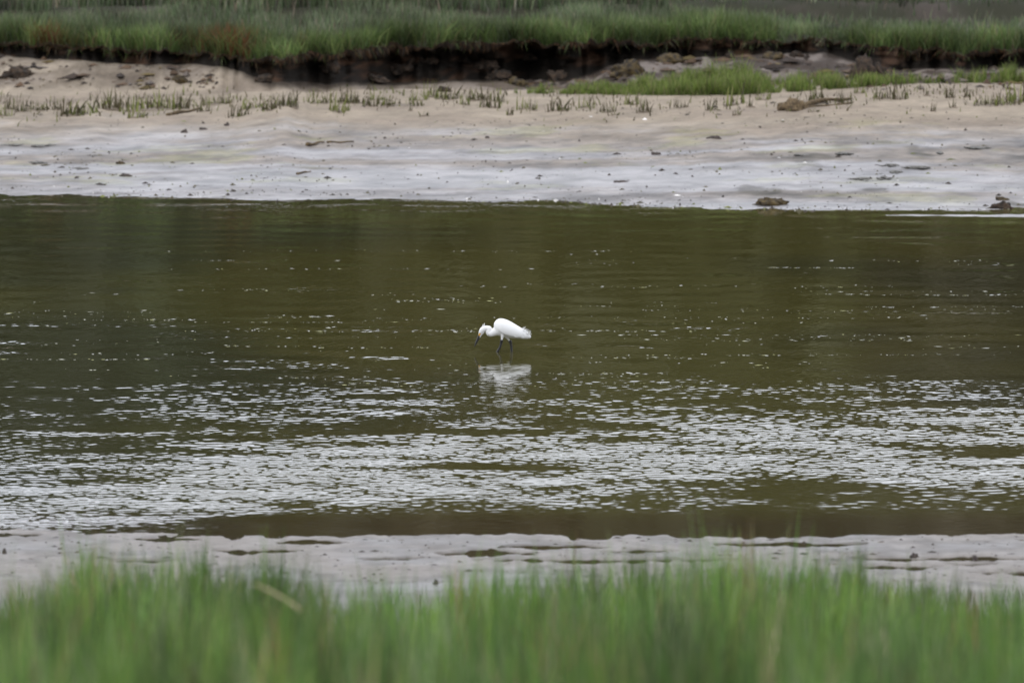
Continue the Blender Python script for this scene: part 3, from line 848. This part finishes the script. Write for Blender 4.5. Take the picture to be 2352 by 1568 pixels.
# head: bill, lores, eyes
bx = smooth_path([(*LY(352, 440, 0), 18 / CS), (*LY(338, 472, 0), 21 / CS), (*LY(322, 510, 0), 21 / CS), (*LY(298, 565, 0), 18 / CS), (*LY(272, 622, 0), 13 / CS), (*LY(254, 660, 0), 4 / CS)], 3)
v, f = tube([tuple(q) for q in bx], 12, 0.62)
link("bill", pymesh("bill", v, f, M_BILL), egret)
for s in (-1, 1):
    v, f = tube([(*LY(356, 416, s * 0.0125), 9 / CS), (*LY(350, 436, s * 0.0135), 15 / CS), (*LY(341, 458, s * 0.0100), 14 / CS), (*LY(335, 476, s * 0.0070), 6 / CS)], 10, 0.45)
    link("lore", pymesh("lore", v, f, M_LORE), egret)
    bm = bmesh.new(); bmesh.ops.create_icosphere(bm, subdivisions=2, radius=0.0052)
    for q in bm.verts: q.co.y *= 0.7
    me = bpy.data.meshes.new("eye"); bm.to_mesh(me); bm.free(); me.materials.append(M_EYE)
    for p in me.polygons: p.use_smooth = True
    o = link("eye", me, egret); o.location = LY(350, 426, s * 0.0175)

# legs: black shanks with a knobbed joint, toes on the river bed under the water
def leg(y, pts, foot):
    v, f = tube(smooth_path([(*LY(a, b, y), 1.95 * r / CS) for a, b, r in pts], 3), 10)
    lg = link("leg", pymesh("leg", v, f, M_LEG), egret)
    fx, fz = L(*foot); parts = []
    for ang, ln in ((math.pi, 0.055), (math.pi + 0.5, 0.050), (math.pi - 0.5, 0.050), (0.0, 0.030)):
        parts.append(tube([(fx, y, fz, 0.0042), (fx + 0.5 * ln * math.cos(ang), y + 0.5 * ln * math.sin(ang), fz - 0.004, 0.0036), (fx + ln * math.cos(ang), y + ln * math.sin(ang), fz - 0.008, 0.0016)], 8))
    v, f = join(parts)
    link("foot", pymesh("foot", v, f, M_LORE), lg)
leg(YA, [(716, 535, 12), (713, 556, 14), (708, 575, 11), (694, 640, 9.5), (668, 695, 9.5), (640, 740, 10), (606, 800, 10), (585, 838, 9)], (585, 838))
leg(YB, [(845, 555, 12), (860, 580, 14.5), (867, 600, 11), (876, 660, 10), (880, 740, 10.5), (881, 800, 10), (882, 838, 9)], (882, 838))

# ------------------------------------------------------------------ clods, stones, driftwood and tufts
M_CLOD = mat_noise("peat_clod", (0.014, 0.011, 0.008), (0.058, 0.038, 0.024), 14, 0.85, 0.8, 0.02)
M_WEED = mat_noise("weedy_clod", (0.016, 0.012, 0.008), (0.085, 0.058, 0.020), 16, 0.7, 0.8, 0.02)
M_STONE = mat_noise("dark_stone", (0.035, 0.028, 0.025), (0.08, 0.062, 0.052), 30, 0.7, 0.4, 0.01)
M_WOOD = mat_noise("driftwood", (0.045, 0.032, 0.018), (0.15, 0.105, 0.055), 30, 0.85, 0.6, 0.01)

def clod_mesh(wd, dp, ht, seed, m, lump=0.35):
    bm = bmesh.new(); bmesh.ops.create_icosphere(bm, subdivisions=4, radius=1.0)
    co = np.array([q.co[:] for q in bm.verts])
    nse = fbm(co[:, 0] * 1.5 + co[:, 2] * 0.7 + seed * 7.7, co[:, 1] * 1.5 - co[:, 2] * 0.9 + seed * 3.1, seed, 2)
    ns2 = fbm(co[:, 0] * 4 + co[:, 2] * 2.3 + seed, co[:, 1] * 4 + co[:, 2] * 3.1, seed + 5, 3)
    co = co * (1 + 1.3 * lump * nse + 0.42 * ns2)[:, None]
    co[:, 2] = np.where(co[:, 2] < 0, co[:, 2] * 0.35, co[:, 2])
    co *= np.array((wd / 2, dp / 2, ht))
    for q, c in zip(bm.verts, co): q.co = c
    me = bpy.data.meshes.new("clod"); bm.to_mesh(me); bm.free()
    me.materials.append(m)
    for p in me.polygons: p.use_smooth = True
    return me
CLODS = [
    # px, py of foot, width px, height px, material, name, label, category
    (48, 174, 76, 26, M_CLOD, "peat_clod", "long dark turf clod lying on the pale slope at far left", "clod"),
    (411, 190, 36, 24, M_WEED, "peat_clod", "small olive weedy clod on bare sand below the left bank", "clod"),
    (1985, 176, 50, 44, M_CLOD, "peat_clod", "tallest dark boulder-like clod standing behind the green sand grass", "clod"),
    (2026, 176, 34, 30, M_CLOD, "peat_clod", "lower dark clod leaning against the boulder-like clod", "clod"),
    (1780, 134, 48, 17, M_WEED, "peat_clod", "flat rusty clod on the grey slumped mud under the right bank", "clod"),
    (1830, 128, 30, 14, M_CLOD, "peat_clod", "small brown clod just right of the flat rusty clod", "clod"),
    (1894, 102, 34, 14, M_WEED, "peat_clod", "orange-brown clod high on the bare gap in the right bank", "clod"),
    (1680, 132, 24, 18, M_CLOD, "peat_clod", "upright brown clod on slumped mud above the brightest grass", "clod"),
    (942, 142, 40, 24, M_CLOD, "peat_clod", "rust brown lump jutting from the dark cut bank face", "clod"),
    (1020, 208, 32, 12, M_CLOD, "peat_clod", "low clod at the bank foot among the middle tufts", "clod"),
    (1286, 184, 50, 26, M_CLOD, "peat_clod", "dark slumped clod where the cut face gives way to slumped mud", "clod"),
    (1446, 172, 66, 34, M_WEED, "peat_clod", "broad rusty brown slump mound left of the slumped mud", "clod"),
    (1541, 142, 54, 20, M_WEED, "peat_clod", "mustard topped clod ledge under the bank right of the broad mound", "clod"),
    (1184, 194, 52, 18, M_WEED, "peat_clod", "yellowish weedy clod at the foot of the dark middle bank", "clod"),
    (1120, 152, 54, 22, M_CLOD, "peat_clod", "brown ledge of peat halfway down the cut bank", "clod"),
    (1771, 470, 60, 16, M_WEED, "weed_clump", "flat brown clump of weed on wet mud at the far waterline", "clump"),
    (2305, 478, 46, 18, M_CLOD, "weed_clump", "dark weed clump at the right end of the far waterline", "clump"),
    (2303, 458, 26, 9, M_WEED, "weed_clump", "little brown clump just behind the dark waterline clump", "clump"),
    (1767, 481, 15, 6, M_WEED, "weed_clump", "tiny weed scrap in the water below the flat brown clump", "clump"),
    (1639, 316, 28, 8, M_STONE, "stone", "flat dark stone on the damp sand below the driftwood", "stone"),
    (425, 304, 12, 9, M_STONE, "stone", "leftmost of three small dark stones on the grey flat", "stone"),
    (466, 296, 18, 7, M_STONE, "stone", "flat middle one of three small dark stones on the grey flat", "stone"),
    (519, 288, 13, 9, M_STONE, "stone", "rightmost of three small dark stones on the grey flat", "stone"),
    (279, 375, 17, 8, M_WEED, "weed_clump", "small yellow-green weed clump alone on the left mud flat", "clump"),
    (1512, 354, 22, 9, M_STONE, "stone", "dark oblong stone on the wet mud right of the middle", "stone"),
    (1426, 417, 28, 6, M_STONE, "stone", "reddish brown flat stone near the far waterline", "stone"),
    (1122, 316, 8, 7, M_STONE, "stone", "single black pebble in the middle of the grey flat", "stone"),
    (282, 404, 24, 7, M_STONE, "stone", "dark pebble heap on the left mud near the water", "stone"),
]
CLODS += [
    (919, 160, 50, 20, M_CLOD, "peat_clod", "dark ledge of peat in the middle bank left of the rust brown lump", "clod"),
    (987, 144, 40, 16, M_CLOD, "peat_clod", "small brown ledge high in the dark bank right of the rust brown lump", "clod"),
    (858, 186, 60, 14, M_CLOD, "peat_clod", "low slumped clod at the foot of the darkest part of the bank", "clod"),
    (1140, 178, 45, 18, M_CLOD, "peat_clod", "brown clod low on the cut face above the yellowish clod", "clod"),
    (1226, 134, 60, 20, M_CLOD, "peat_clod", "overhanging brown peat block just under the turf right of the middle", "clod"),
    (760, 160, 46, 24, M_CLOD, "peat_clod", "black turf block hanging in the left end of the tall bank", "clod"),
    (610, 184, 44, 16, M_CLOD, "peat_clod", "dark clod where the left slope meets the tall dark bank", "clod"),
]
for i, (px, py, wp, hp, m, nm, lab, cat) in enumerate(CLODS):
    x, d, z = hit(px, py)
    s = d / FOC
    o = link(nm, clod_mesh(wp * s * 1.1, max(wp * s * 0.8, 0.06), hp * s * 0.92, i + 11, m), None, (x, d + 0.02, z - 0.01))
    tag(o, lab, cat, {"clod": "turf clods fallen from the bank", "clump": "weed clumps left by the tide", "stone": "dark stones on the mud"}[cat])
MATS = [(99, 373, 60, 7, "long dark weed mat on the left mud, left of the green clump"), (180, 386, 42, 5, "thin dark weed streak just below the long left weed mat"), (24, 332, 44, 6, "dark weed mat at the left edge of the grey flat"), (112, 333, 60, 4, "faint weed streak right of the left-edge mat"),
        (2042, 378, 44, 7, "upper dark weed mat of the cluster on the right mud"), (2103, 383, 52, 5, "grey weed mat right of the upper dark mat"), (2066, 394, 42, 7, "middle dark weed mat of the cluster on the right mud"), (2038, 407, 34, 8, "lowest dark weed mat of the cluster on the right mud"),
        (1977, 410, 44, 6, "pale weed mat left of the lowest dark mat"), (1940, 351, 50, 9, "broad dark weed mat high on the right mud"), (1841, 356, 42, 5, "thin weed streak left of the broad high mat"), (2249, 338, 64, 6, "weed streak near the right edge under the sand"), (2157, 350, 22, 7, "small black weed lump near the right-edge streak")]
M_MAT = mat_noise("weed_mat", (0.045, 0.042, 0.034), (0.13, 0.122, 0.105), 26, 0.6, 0.7, 0.01)
for i, (px, py, wp, hp, lab) in enumerate(MATS):
    x, d, z = hit(px, py); s_ = d / FOC
    tag(link("weed_mat", clod_mesh(wp * s_ * 0.9, hp * s_ * 8, 0.016, 120 + i, M_MAT, 0.75), None, (x, d, z - 0.004)), lab, "weed", "weed mats on the mud")
def near_spot(px, py):
    d = dist_at(py, 0.03); x = (px - 1176) / FOC * d
    return x, d, float(ground_z(x, d)[0])
for i, (px, py, wp, hp, lab) in enumerate([(2105, 1278, 18, 9, "brown stone on the near mud spit, larger of two at right"), (2247, 1288, 12, 12, "upright dark stone on the near mud, right of the brown one"), (3, 1272, 10, 10, "black pebble at the left edge of the near mud"), (300, 1284, 9, 7, "small dark pebble on near mud above the left grass"), (1000, 1344, 12, 9, "weedy pebble on near mud just above the middle grass")]):
    x, d, z = near_spot(px, py); s = d / FOC
    tag(link("stone", clod_mesh(wp * s, wp * s, hp * s, 60 + i, M_STONE), None, (x, d, z)), lab, "stone", "dark stones on the mud")

def stick(px0, py0, px1, py1, r, lab, lift=0.0, knob=False):
    a = np.array(hit(px0, py0)); b = np.array(hit(px1, py1))
    c = (a + b) / 2; pts = []
    for i in range(9):
        t = i / 8
        q = a + (b - a) * t - c
        q[2] += r * 0.7 + lift * math.sin(math.pi * t) + 0.4 * r * math.sin(9 * t + px0)
        pts.append((*q, r * (1.25 - 0.75 * t) * (1 + 0.15 * math.sin(13 * t + px1))))
    v, f = tube(pts, 9)
    o = link("driftwood", pymesh("driftwood", v, f, M_WOOD), None, tuple(c))
    if knob:
        k = link("root_knot", clod_mesh(0.34, 0.22, 0.13, 77, M_WOOD), o, (pts[0][0] + 0.1, pts[0][1], pts[0][2] - 0.03))
    tag(o, lab, "driftwood", "driftwood on the sand crest")
stick(1806, 250, 1950, 228, 0.035, "thick dark driftwood branch with a knotted end on the right sand", 0.02, True)
stick(1840, 249, 1960, 236, 0.018, "thin pale stick lying in front of the thick driftwood branch")
stick(382, 264, 462, 250, 0.022, "thin brown stick slanting across the left sand crest")
stick(705, 334, 742, 326, 0.020, "short brown stick on the grey flat left of the middle")
stick(748, 327, 812, 325, 0.014, "thin flat stick lying right beside the short brown stick")
stick(682, 399, 710, 394, 0.014, "small dark twig on the mud nearest the far waterline")

# tufts of stubble along the crest: a few patterns, copied one by one
def tuft_mesh(seed, n, spread, hgt, pal):
    r = np.random.default_rng(seed)
    a = r.random(n) * 6.283; rad = spread * np.sqrt(r.random(n))
    base = np.stack([np.cos(a) * rad, np.sin(a) * rad * 0.7, -0.02 + 0 * a], 1)
    c = np.array(pal)[r.integers(0, len(pal), n)] * (0.8 + 0.5 * r.random((n, 1)))
    V, F, C = blades(base, hgt * (0.25 + 0.95 * r.random(n) ** 1.3), 0.013 + 0.012 * r.random(n), 0.05 + 0.55 * r.random(n) ** 2, r.random(n) * 6.283, r.random(n) * 3.14, c, 3)
    a = np.arange(10) * 0.6283; o = len(V)
    ring = np.concatenate([np.stack([np.cos(a) * spread * q * 1.1, np.sin(a) * spread * q * 0.8, zz + 0 * a], 1) for q, zz in ((0.85, -0.03), (0.6, 0.006), (0.3, 0.014))] + [np.array([[0, 0, 0.017]])])
    ring[:30] *= 1 + 0.12 * r.normal(size=(30, 1))
    i0 = np.arange(10); i1 = (i0 + 1) % 10
    hq = np.concatenate([np.stack([o + k * 10 + i0, o + k * 10 + i1, o + k * 10 + 10 + i1, o + k * 10 + 10 + i0], 1) for k in (0, 1)])
    ht = np.stack([o + 20 + i0, o + 20 + i1, o + 30 + 0 * i0], 1)
    return mesh_np("grass_tuft", np.concatenate([V, ring]), [np.concatenate([F[0], hq]), np.concatenate([F[1], ht])], M_BLADE, {"tint": np.concatenate([C, np.tile((0.22, 0.175, 0.125), (31, 1))])})
DARK = [(0.060, 0.048, 0.024), (0.085, 0.070, 0.034), (0.060, 0.058, 0.024), (0.10, 0.105, 0.035)]
GREEN = [(0.15, 0.17, 0.042), (0.10, 0.115, 0.035), (0.17, 0.18, 0.055), (0.06, 0.05, 0.025)]
TM = {"dark": [tuft_mesh(40 + i, 26, 0.13, 0.21, DARK) for i in range(4)], "green": [tuft_mesh(50 + i, 24, 0.13, 0.23, GREEN) for i in range(4)],
      "wide": [tuft_mesh(60 + i, 60, 0.36, 0.20, DARK + GREEN[:1]) for i in range(2)], "bit": [tuft_mesh(70 + i, 10, 0.06, 0.13, DARK) for i in range(3)]}
c1 = [(15, 780, 'green', 1), (60, 730, 'dark', .9), (130, 750, 'dark', 1), (215, 740, 'dark', .8), (290, 740, 'dark', .8), (385, 735, 'dark', .9), (470, 775, 'dark', 1.5), (550, 770, 'green', 1.4), (745, 735, 'dark', 1.4), (830, 712, 'wide', 1.0),
      (920, 790, 'green', .9), (960, 780, 'bit', 1), (1040, 735, 'wide', 1.1), (1085, 725, 'green', 1.3), (1210, 730, 'dark', 1.2), (1370, 750, 'dark', .8), (1460, 700, 'wide', .7), (1500, 690, 'dark', .7), (1590, 785, 'dark', 1.1), (1690, 725, 'green', 1), (1820, 742, 'dark', 1),
      (1920, 702, 'wide', .8), (1940, 712, 'dark', .9), (2110, 692, 'green', 1.2), (2200, 692, 'dark', .8), (2285, 752, 'green', 1.1)]
c2 = [(10, 750, 'green', 1.1), (60, 692, 'dark', 1), (110, 694, 'dark', 1.1), (220, 710, 'dark', 1.0), (270, 672, 'green', .9), (330, 712, 'dark', .9), (420, 702, 'wide', .8), (490, 742, 'bit', 1), (560, 670, 'green', 1.1), (620, 652, 'green', 1), (690, 662, 'green', .9), (752, 664, 'dark', 1.2),
      (860, 702, 'green', .8), (930, 675, 'dark', 1), (1020, 722, 'dark', 1), (1080, 682, 'dark', .9), (1270, 732, 'green', .9), (1330, 742, 'bit', 1.2), (1470, 744, 'dark', 1.1), (1520, 748, 'bit', 1), (1680, 722, 'green', .9), (1810, 752, 'dark', .8), (1865, 775, 'bit', 1.2), (1980, 702, 'green', .8), (2060, 752, 'dark', 1.3), (2310, 722, 'dark', 1.1),
      (570, 780, 'bit', 1.5), (1165, 772, 'bit', 1)]
c3 = [(240, 738, 'dark', 1), (400, 705, 'green', 1.4), (420, 772, 'bit', 1), (495, 722, 'bit', 1.1), (590, 668, 'green', 1), (950, 684, 'dark', 1.5), (1140, 694, 'dark', .9), (1240, 624, 'green', 1), (1365, 662, 'bit', 1.3), (1410, 662, 'bit', 1.2), (1500, 664, 'dark', 1.4), (1700, 644, 'bit', 1),
      (1850, 654, 'dark', .9), (1980, 654, 'bit', 1.2), (1745, 748, 'bit', 1), (1880, 722, 'bit', 1.1), (2110, 704, 'wide', .8), (2200, 702, 'wide', .8), (2310, 686, 'green', 1.6), (930, 752, 'bit', 1)]
SPECIAL = {('a', 470): "large dark tuft with leaning stems near the left edge of the sand", ('a', 1040): "widest brown tuft behind the thin slanting stick on the left sand",
           ('c', 950): "bushy dark tuft standing over the thick driftwood branch", ('c', 1500): "squat dark tuft right of the driftwood on bare sand",
           ('c', 2310): "tallest green tuft at the right edge of the sand crest", ('b', 2060): "dark tuft in front of the brightest lime grass"}
MARKS = [(-20, "the left edge of the sand"), (160, "the large leaning dark tuft"), (353, "the widest brown tuft"), (519, "the three small dark stones"), (724, "the short brown stick"), (942, "the rust brown lump in the bank"),
         (1184, "the yellowish clod at the bank foot"), (1446, "the broad rusty mound under the bank"), (1639, "the flat dark stone on damp sand"), (1806, "the driftwood branch"), (2062, "the squat dark tuft past the driftwood")]
ORD = ["first", "second", "third", "fourth", "fifth", "sixth", "seventh", "eighth", "ninth"]
GEN = {"dark": "dark stubble tuft", "green": "green-brown grass tuft", "wide": "wide low stubble patch", "bit": "tiny dark sprig"}
cnt = 0; ranks = {}
for key, off, lst in (('a', 0, c1), ('b', 776, c2), ('c', 1552, c3)):
    for (cx, cy, kind, sc) in sorted(lst):
        px = off + 0.34 * cx
        x, d, z = hit(px, 0.34 * cy)
        o = link("grass_tuft", TM[kind][cnt % len(TM[kind])], None, (x, d, z))
        o.rotation_euler = (0, 0, random.uniform(-0.6, 0.6)); q_ = random.uniform(0.7, 1.35); o.scale = (sc * random.uniform(0.7, 1.5), sc, sc * q_)
        lab = SPECIAL.get((key, cx))
        if lab is None:
            mark = [m for m in MARKS if m[0] < px][-1][1]
            k = ranks[(kind, mark)] = ranks.get((kind, mark), -1) + 1
            lab = f"{ORD[k]} {GEN[kind]} right of {mark}"
        tag(o, lab, "grass tuft", "stubble tufts along the sand crest")
        cnt += 1
N = 2600
px_ = -60 + 2480 * rng.random(N)
pyb = interp(px_, [(0, 250), (500, 232), (1000, 218), (1500, 240), (2000, 215), (2400, 215)]) + 17 * rng.normal(size=N)
kk = rng.random(N) < np.clip(0.45 + 1.1 * fbm(px_ / 45, pyb / 14, 340, 4), 0.03, 1)
px_, pyb = px_[kk], pyb[kk]; n = len(px_)
pos = np.array([hit(a, b) for a, b in zip(px_, pyb)])
gcol = palette(n, [(0.055, 0.045, 0.022), (0.095, 0.080, 0.036), (0.13, 0.145, 0.04)], [2.4, 2, 2.2])
V, F, C = blades(pos - np.array((0, 0, 0.01)), 0.04 + 0.11 * rng.random(n) ** 1.5, 0.014 + 0.014 * rng.random(n), 0.1 + 0.7 * rng.random(n), rng.random(n) * 6.283, rng.random(n) * 3.14, gcol, 2)
tag(link("sand_shoots", mesh_np("sand_shoots", V, F, M_BLADE, {"tint": C})), "scattered dead shoots poking up through the sand crest", "shoots", kind="stuff")

# crumbs of mud, snails and weed scraps over both flats
def crumbs(name, pos, size, col, label, cat, flat=0.6):
    t = np.array([(1, 0, 0), (-1, 0, 0), (0, 1, 0), (0, -1, 0), (0, 0, 1), (0, 0, -0.4)], float)
    fc = np.array([(0, 2, 4), (2, 1, 4), (1, 3, 4), (3, 0, 4), (2, 0, 5), (1, 2, 5), (3, 1, 5), (0, 3, 5)])
    n = len(pos); sc = size[:, None] * np.stack([0.7 + 2.6 * rng.random(n) ** 3, 0.7 + 0.7 * rng.random(n), flat * (0.3 + rng.random(n))], 1)
    ang = 0.5 * rng.normal(size=n); ca, sa = np.cos(ang), np.sin(ang)
    v = t[None] * sc[:, None, :]
    v = np.stack([v[..., 0] * ca[:, None] - v[..., 1] * sa[:, None], v[..., 0] * sa[:, None] + v[..., 1] * ca[:, None], v[..., 2]], -1) * (0.75 + 0.5 * rng.random((n, 6, 1)))
    V = (pos[:, None, :] + v).reshape(-1, 3)
    F = (fc[None] + np.arange(n)[:, None, None] * 6).reshape(-1, 3)
    m = bpy.data.materials.get("crumb") or mat_blade("crumb", 0.0, 0.8)
    o = link(name, mesh_np(name, V, [F], m, {"tint": np.repeat(col, 6, 0)}, False))
    tag(o, label, cat, kind="stuff")
N = 9000
uu = (rng.random(N) - 0.5) * 0.14
sfr = 13 * rng.random(N) ** 1.5
dd = np.interp(uu, U, d_fw) + 0.1 + sfr
x = uu * dd
k = rng.random(N) < np.clip(0.28 + 1.3 * fbm(x * 0.7, dd * 1.2, 400, 5) + 0.40 * np.exp(-sfr / 1.5), 0.04, 1)
x, dd = x[k], dd[k]; n = len(x)
crumbs("mud_crumbs", np.stack([x, dd, ground_z(x, dd)], 1), 0.005 + 0.021 * rng.random(n) ** 4, palette(n, [(0.05, 0.042, 0.035), (0.09, 0.08, 0.05), (0.12, 0.13, 0.04), (0.6, 0.58, 0.55)], [5, 3, 1.2, 0.35]),
       "dark crumbs, snails and weed scraps scattered over the far mud flat", "debris", 1.1)
N = 2600
px_ = 1200 + 1250 * rng.random(N); px_[:500] = -60 + 560 * rng.random(500)
tt = rng.random(N) ** 0.8
pyb = sinterp(np.clip(px_, 0, 2352), FOOT) + (205 - sinterp(np.clip(px_, 0, 2352), FOOT)) * (1 - tt)
kk = rng.random(N) < np.clip(0.4 + 1.2 * fbm(px_ / 40, pyb / 14, 420, 3), 0.05, 1)
px_, pyb = px_[kk], pyb[kk]; n = len(px_)
pos = np.array([hit(a, b, (3,)) for a, b in zip(px_, pyb)])
crumbs("bank_rubble", pos, 0.015 + 0.085 * rng.random(n) ** 4, palette(n, [(0.030, 0.021, 0.015), (0.075, 0.046, 0.026), (0.11, 0.09, 0.075), (0.09, 0.065, 0.022)], [4, 3, 1.2, 0.8]),
       "broken crumbs of peat and mud slumped below the cut bank", "rubble", 0.6)
N = 1400
uu = (rng.random(N) - 0.5) * 0.14
dd = 62.5 + 3.6 * rng.random(N)
x = uu * dd
crumbs("near_mud_crumbs", np.stack([x, dd, ground_z(x, dd)], 1), 0.004 + 0.016 * rng.random(N) ** 3, palette(N, [(0.05, 0.042, 0.035), (0.12, 0.10, 0.08)], [2, 1]), "dark crumbs scattered over the near mud spit", "debris", 0.6)
X_, D_ = [], []
for q_ in range(85):
    py = random.uniform(560, 900) if q_ % 4 else random.uniform(680, 830)
    px = random.uniform(-60, 2420); m_ = random.choice([3, 5, 8, 14, 26, 40])
    dq = dist_at(py); L_ = random.uniform(0.2, 0.8) + 0.075 * m_ * random.random()
    X_.append((px - 1176) / FOC * dq + L_ * (rng.random(m_) - 0.5) * 1.6); D_.append(dq + random.uniform(0.02, 0.14) * rng.normal(size=m_))
x = np.concatenate(X_); dd = np.concatenate(D_)
k = (np.hypot(x - EX, dd - EY) > 0.9) & (dd < 101) & (dd > 68)
x, dd = x[k], dd[k]; n = len(x)
crumbs("floating_scum", np.stack([x, dd, 0.002 + 0 * x], 1), 0.006 + 0.013 * rng.random(n) ** 2, palette(n, [(0.50, 0.50, 0.42), (0.40, 0.40, 0.20), (0.58, 0.58, 0.56)], [3, 1.2, 3]), "pale flecks of scum and weed floating on the dark water", "scum", 0.13)

# pale dead stalks lying in the near grass
M_STRAW = mat_noise("straw", (0.36, 0.29, 0.16), (0.48, 0.40, 0.25), 30, 0.7, 0.2, 0.002)
def stalk(p0, p1, d, r, lab):
    pts = []
    for i in range(8):
        t = i / 7
        px = p0[0] + (p1[0] - p0[0]) * t; py = p0[1] + (p1[1] - p0[1]) * t
        dq = d + 0.25 * t
        pts.append(((px - 1176) / FOC * dq, dq, CAM_H - dq * (HOR + py) / FOC + 0.01 * math.sin(math.pi * t), r * (1 - 0.6 * t)))
    c = np.array(pts[0][:3])
    v, f = tube([(*(np.array(q[:3]) - c), q[3]) for q in pts], 7)
    tag(link("dry_stalk", pymesh("dry_stalk", v, f, M_STRAW), None, tuple(c)), lab, "stalk", "dead stalks in the near grass")
stalk((690, 1408), (580, 1345), 36.0, 0.007, "pale straw stalk slanting down to the right in the left near grass")
stalk((1775, 1560), (1800, 1370), 34.0, 0.006, "pale upright dead stalk in the near grass right of the middle")
stalk((2055, 1560), (2035, 1450), 33.0, 0.006, "thin reddish-brown upright stalk in the right near grass")
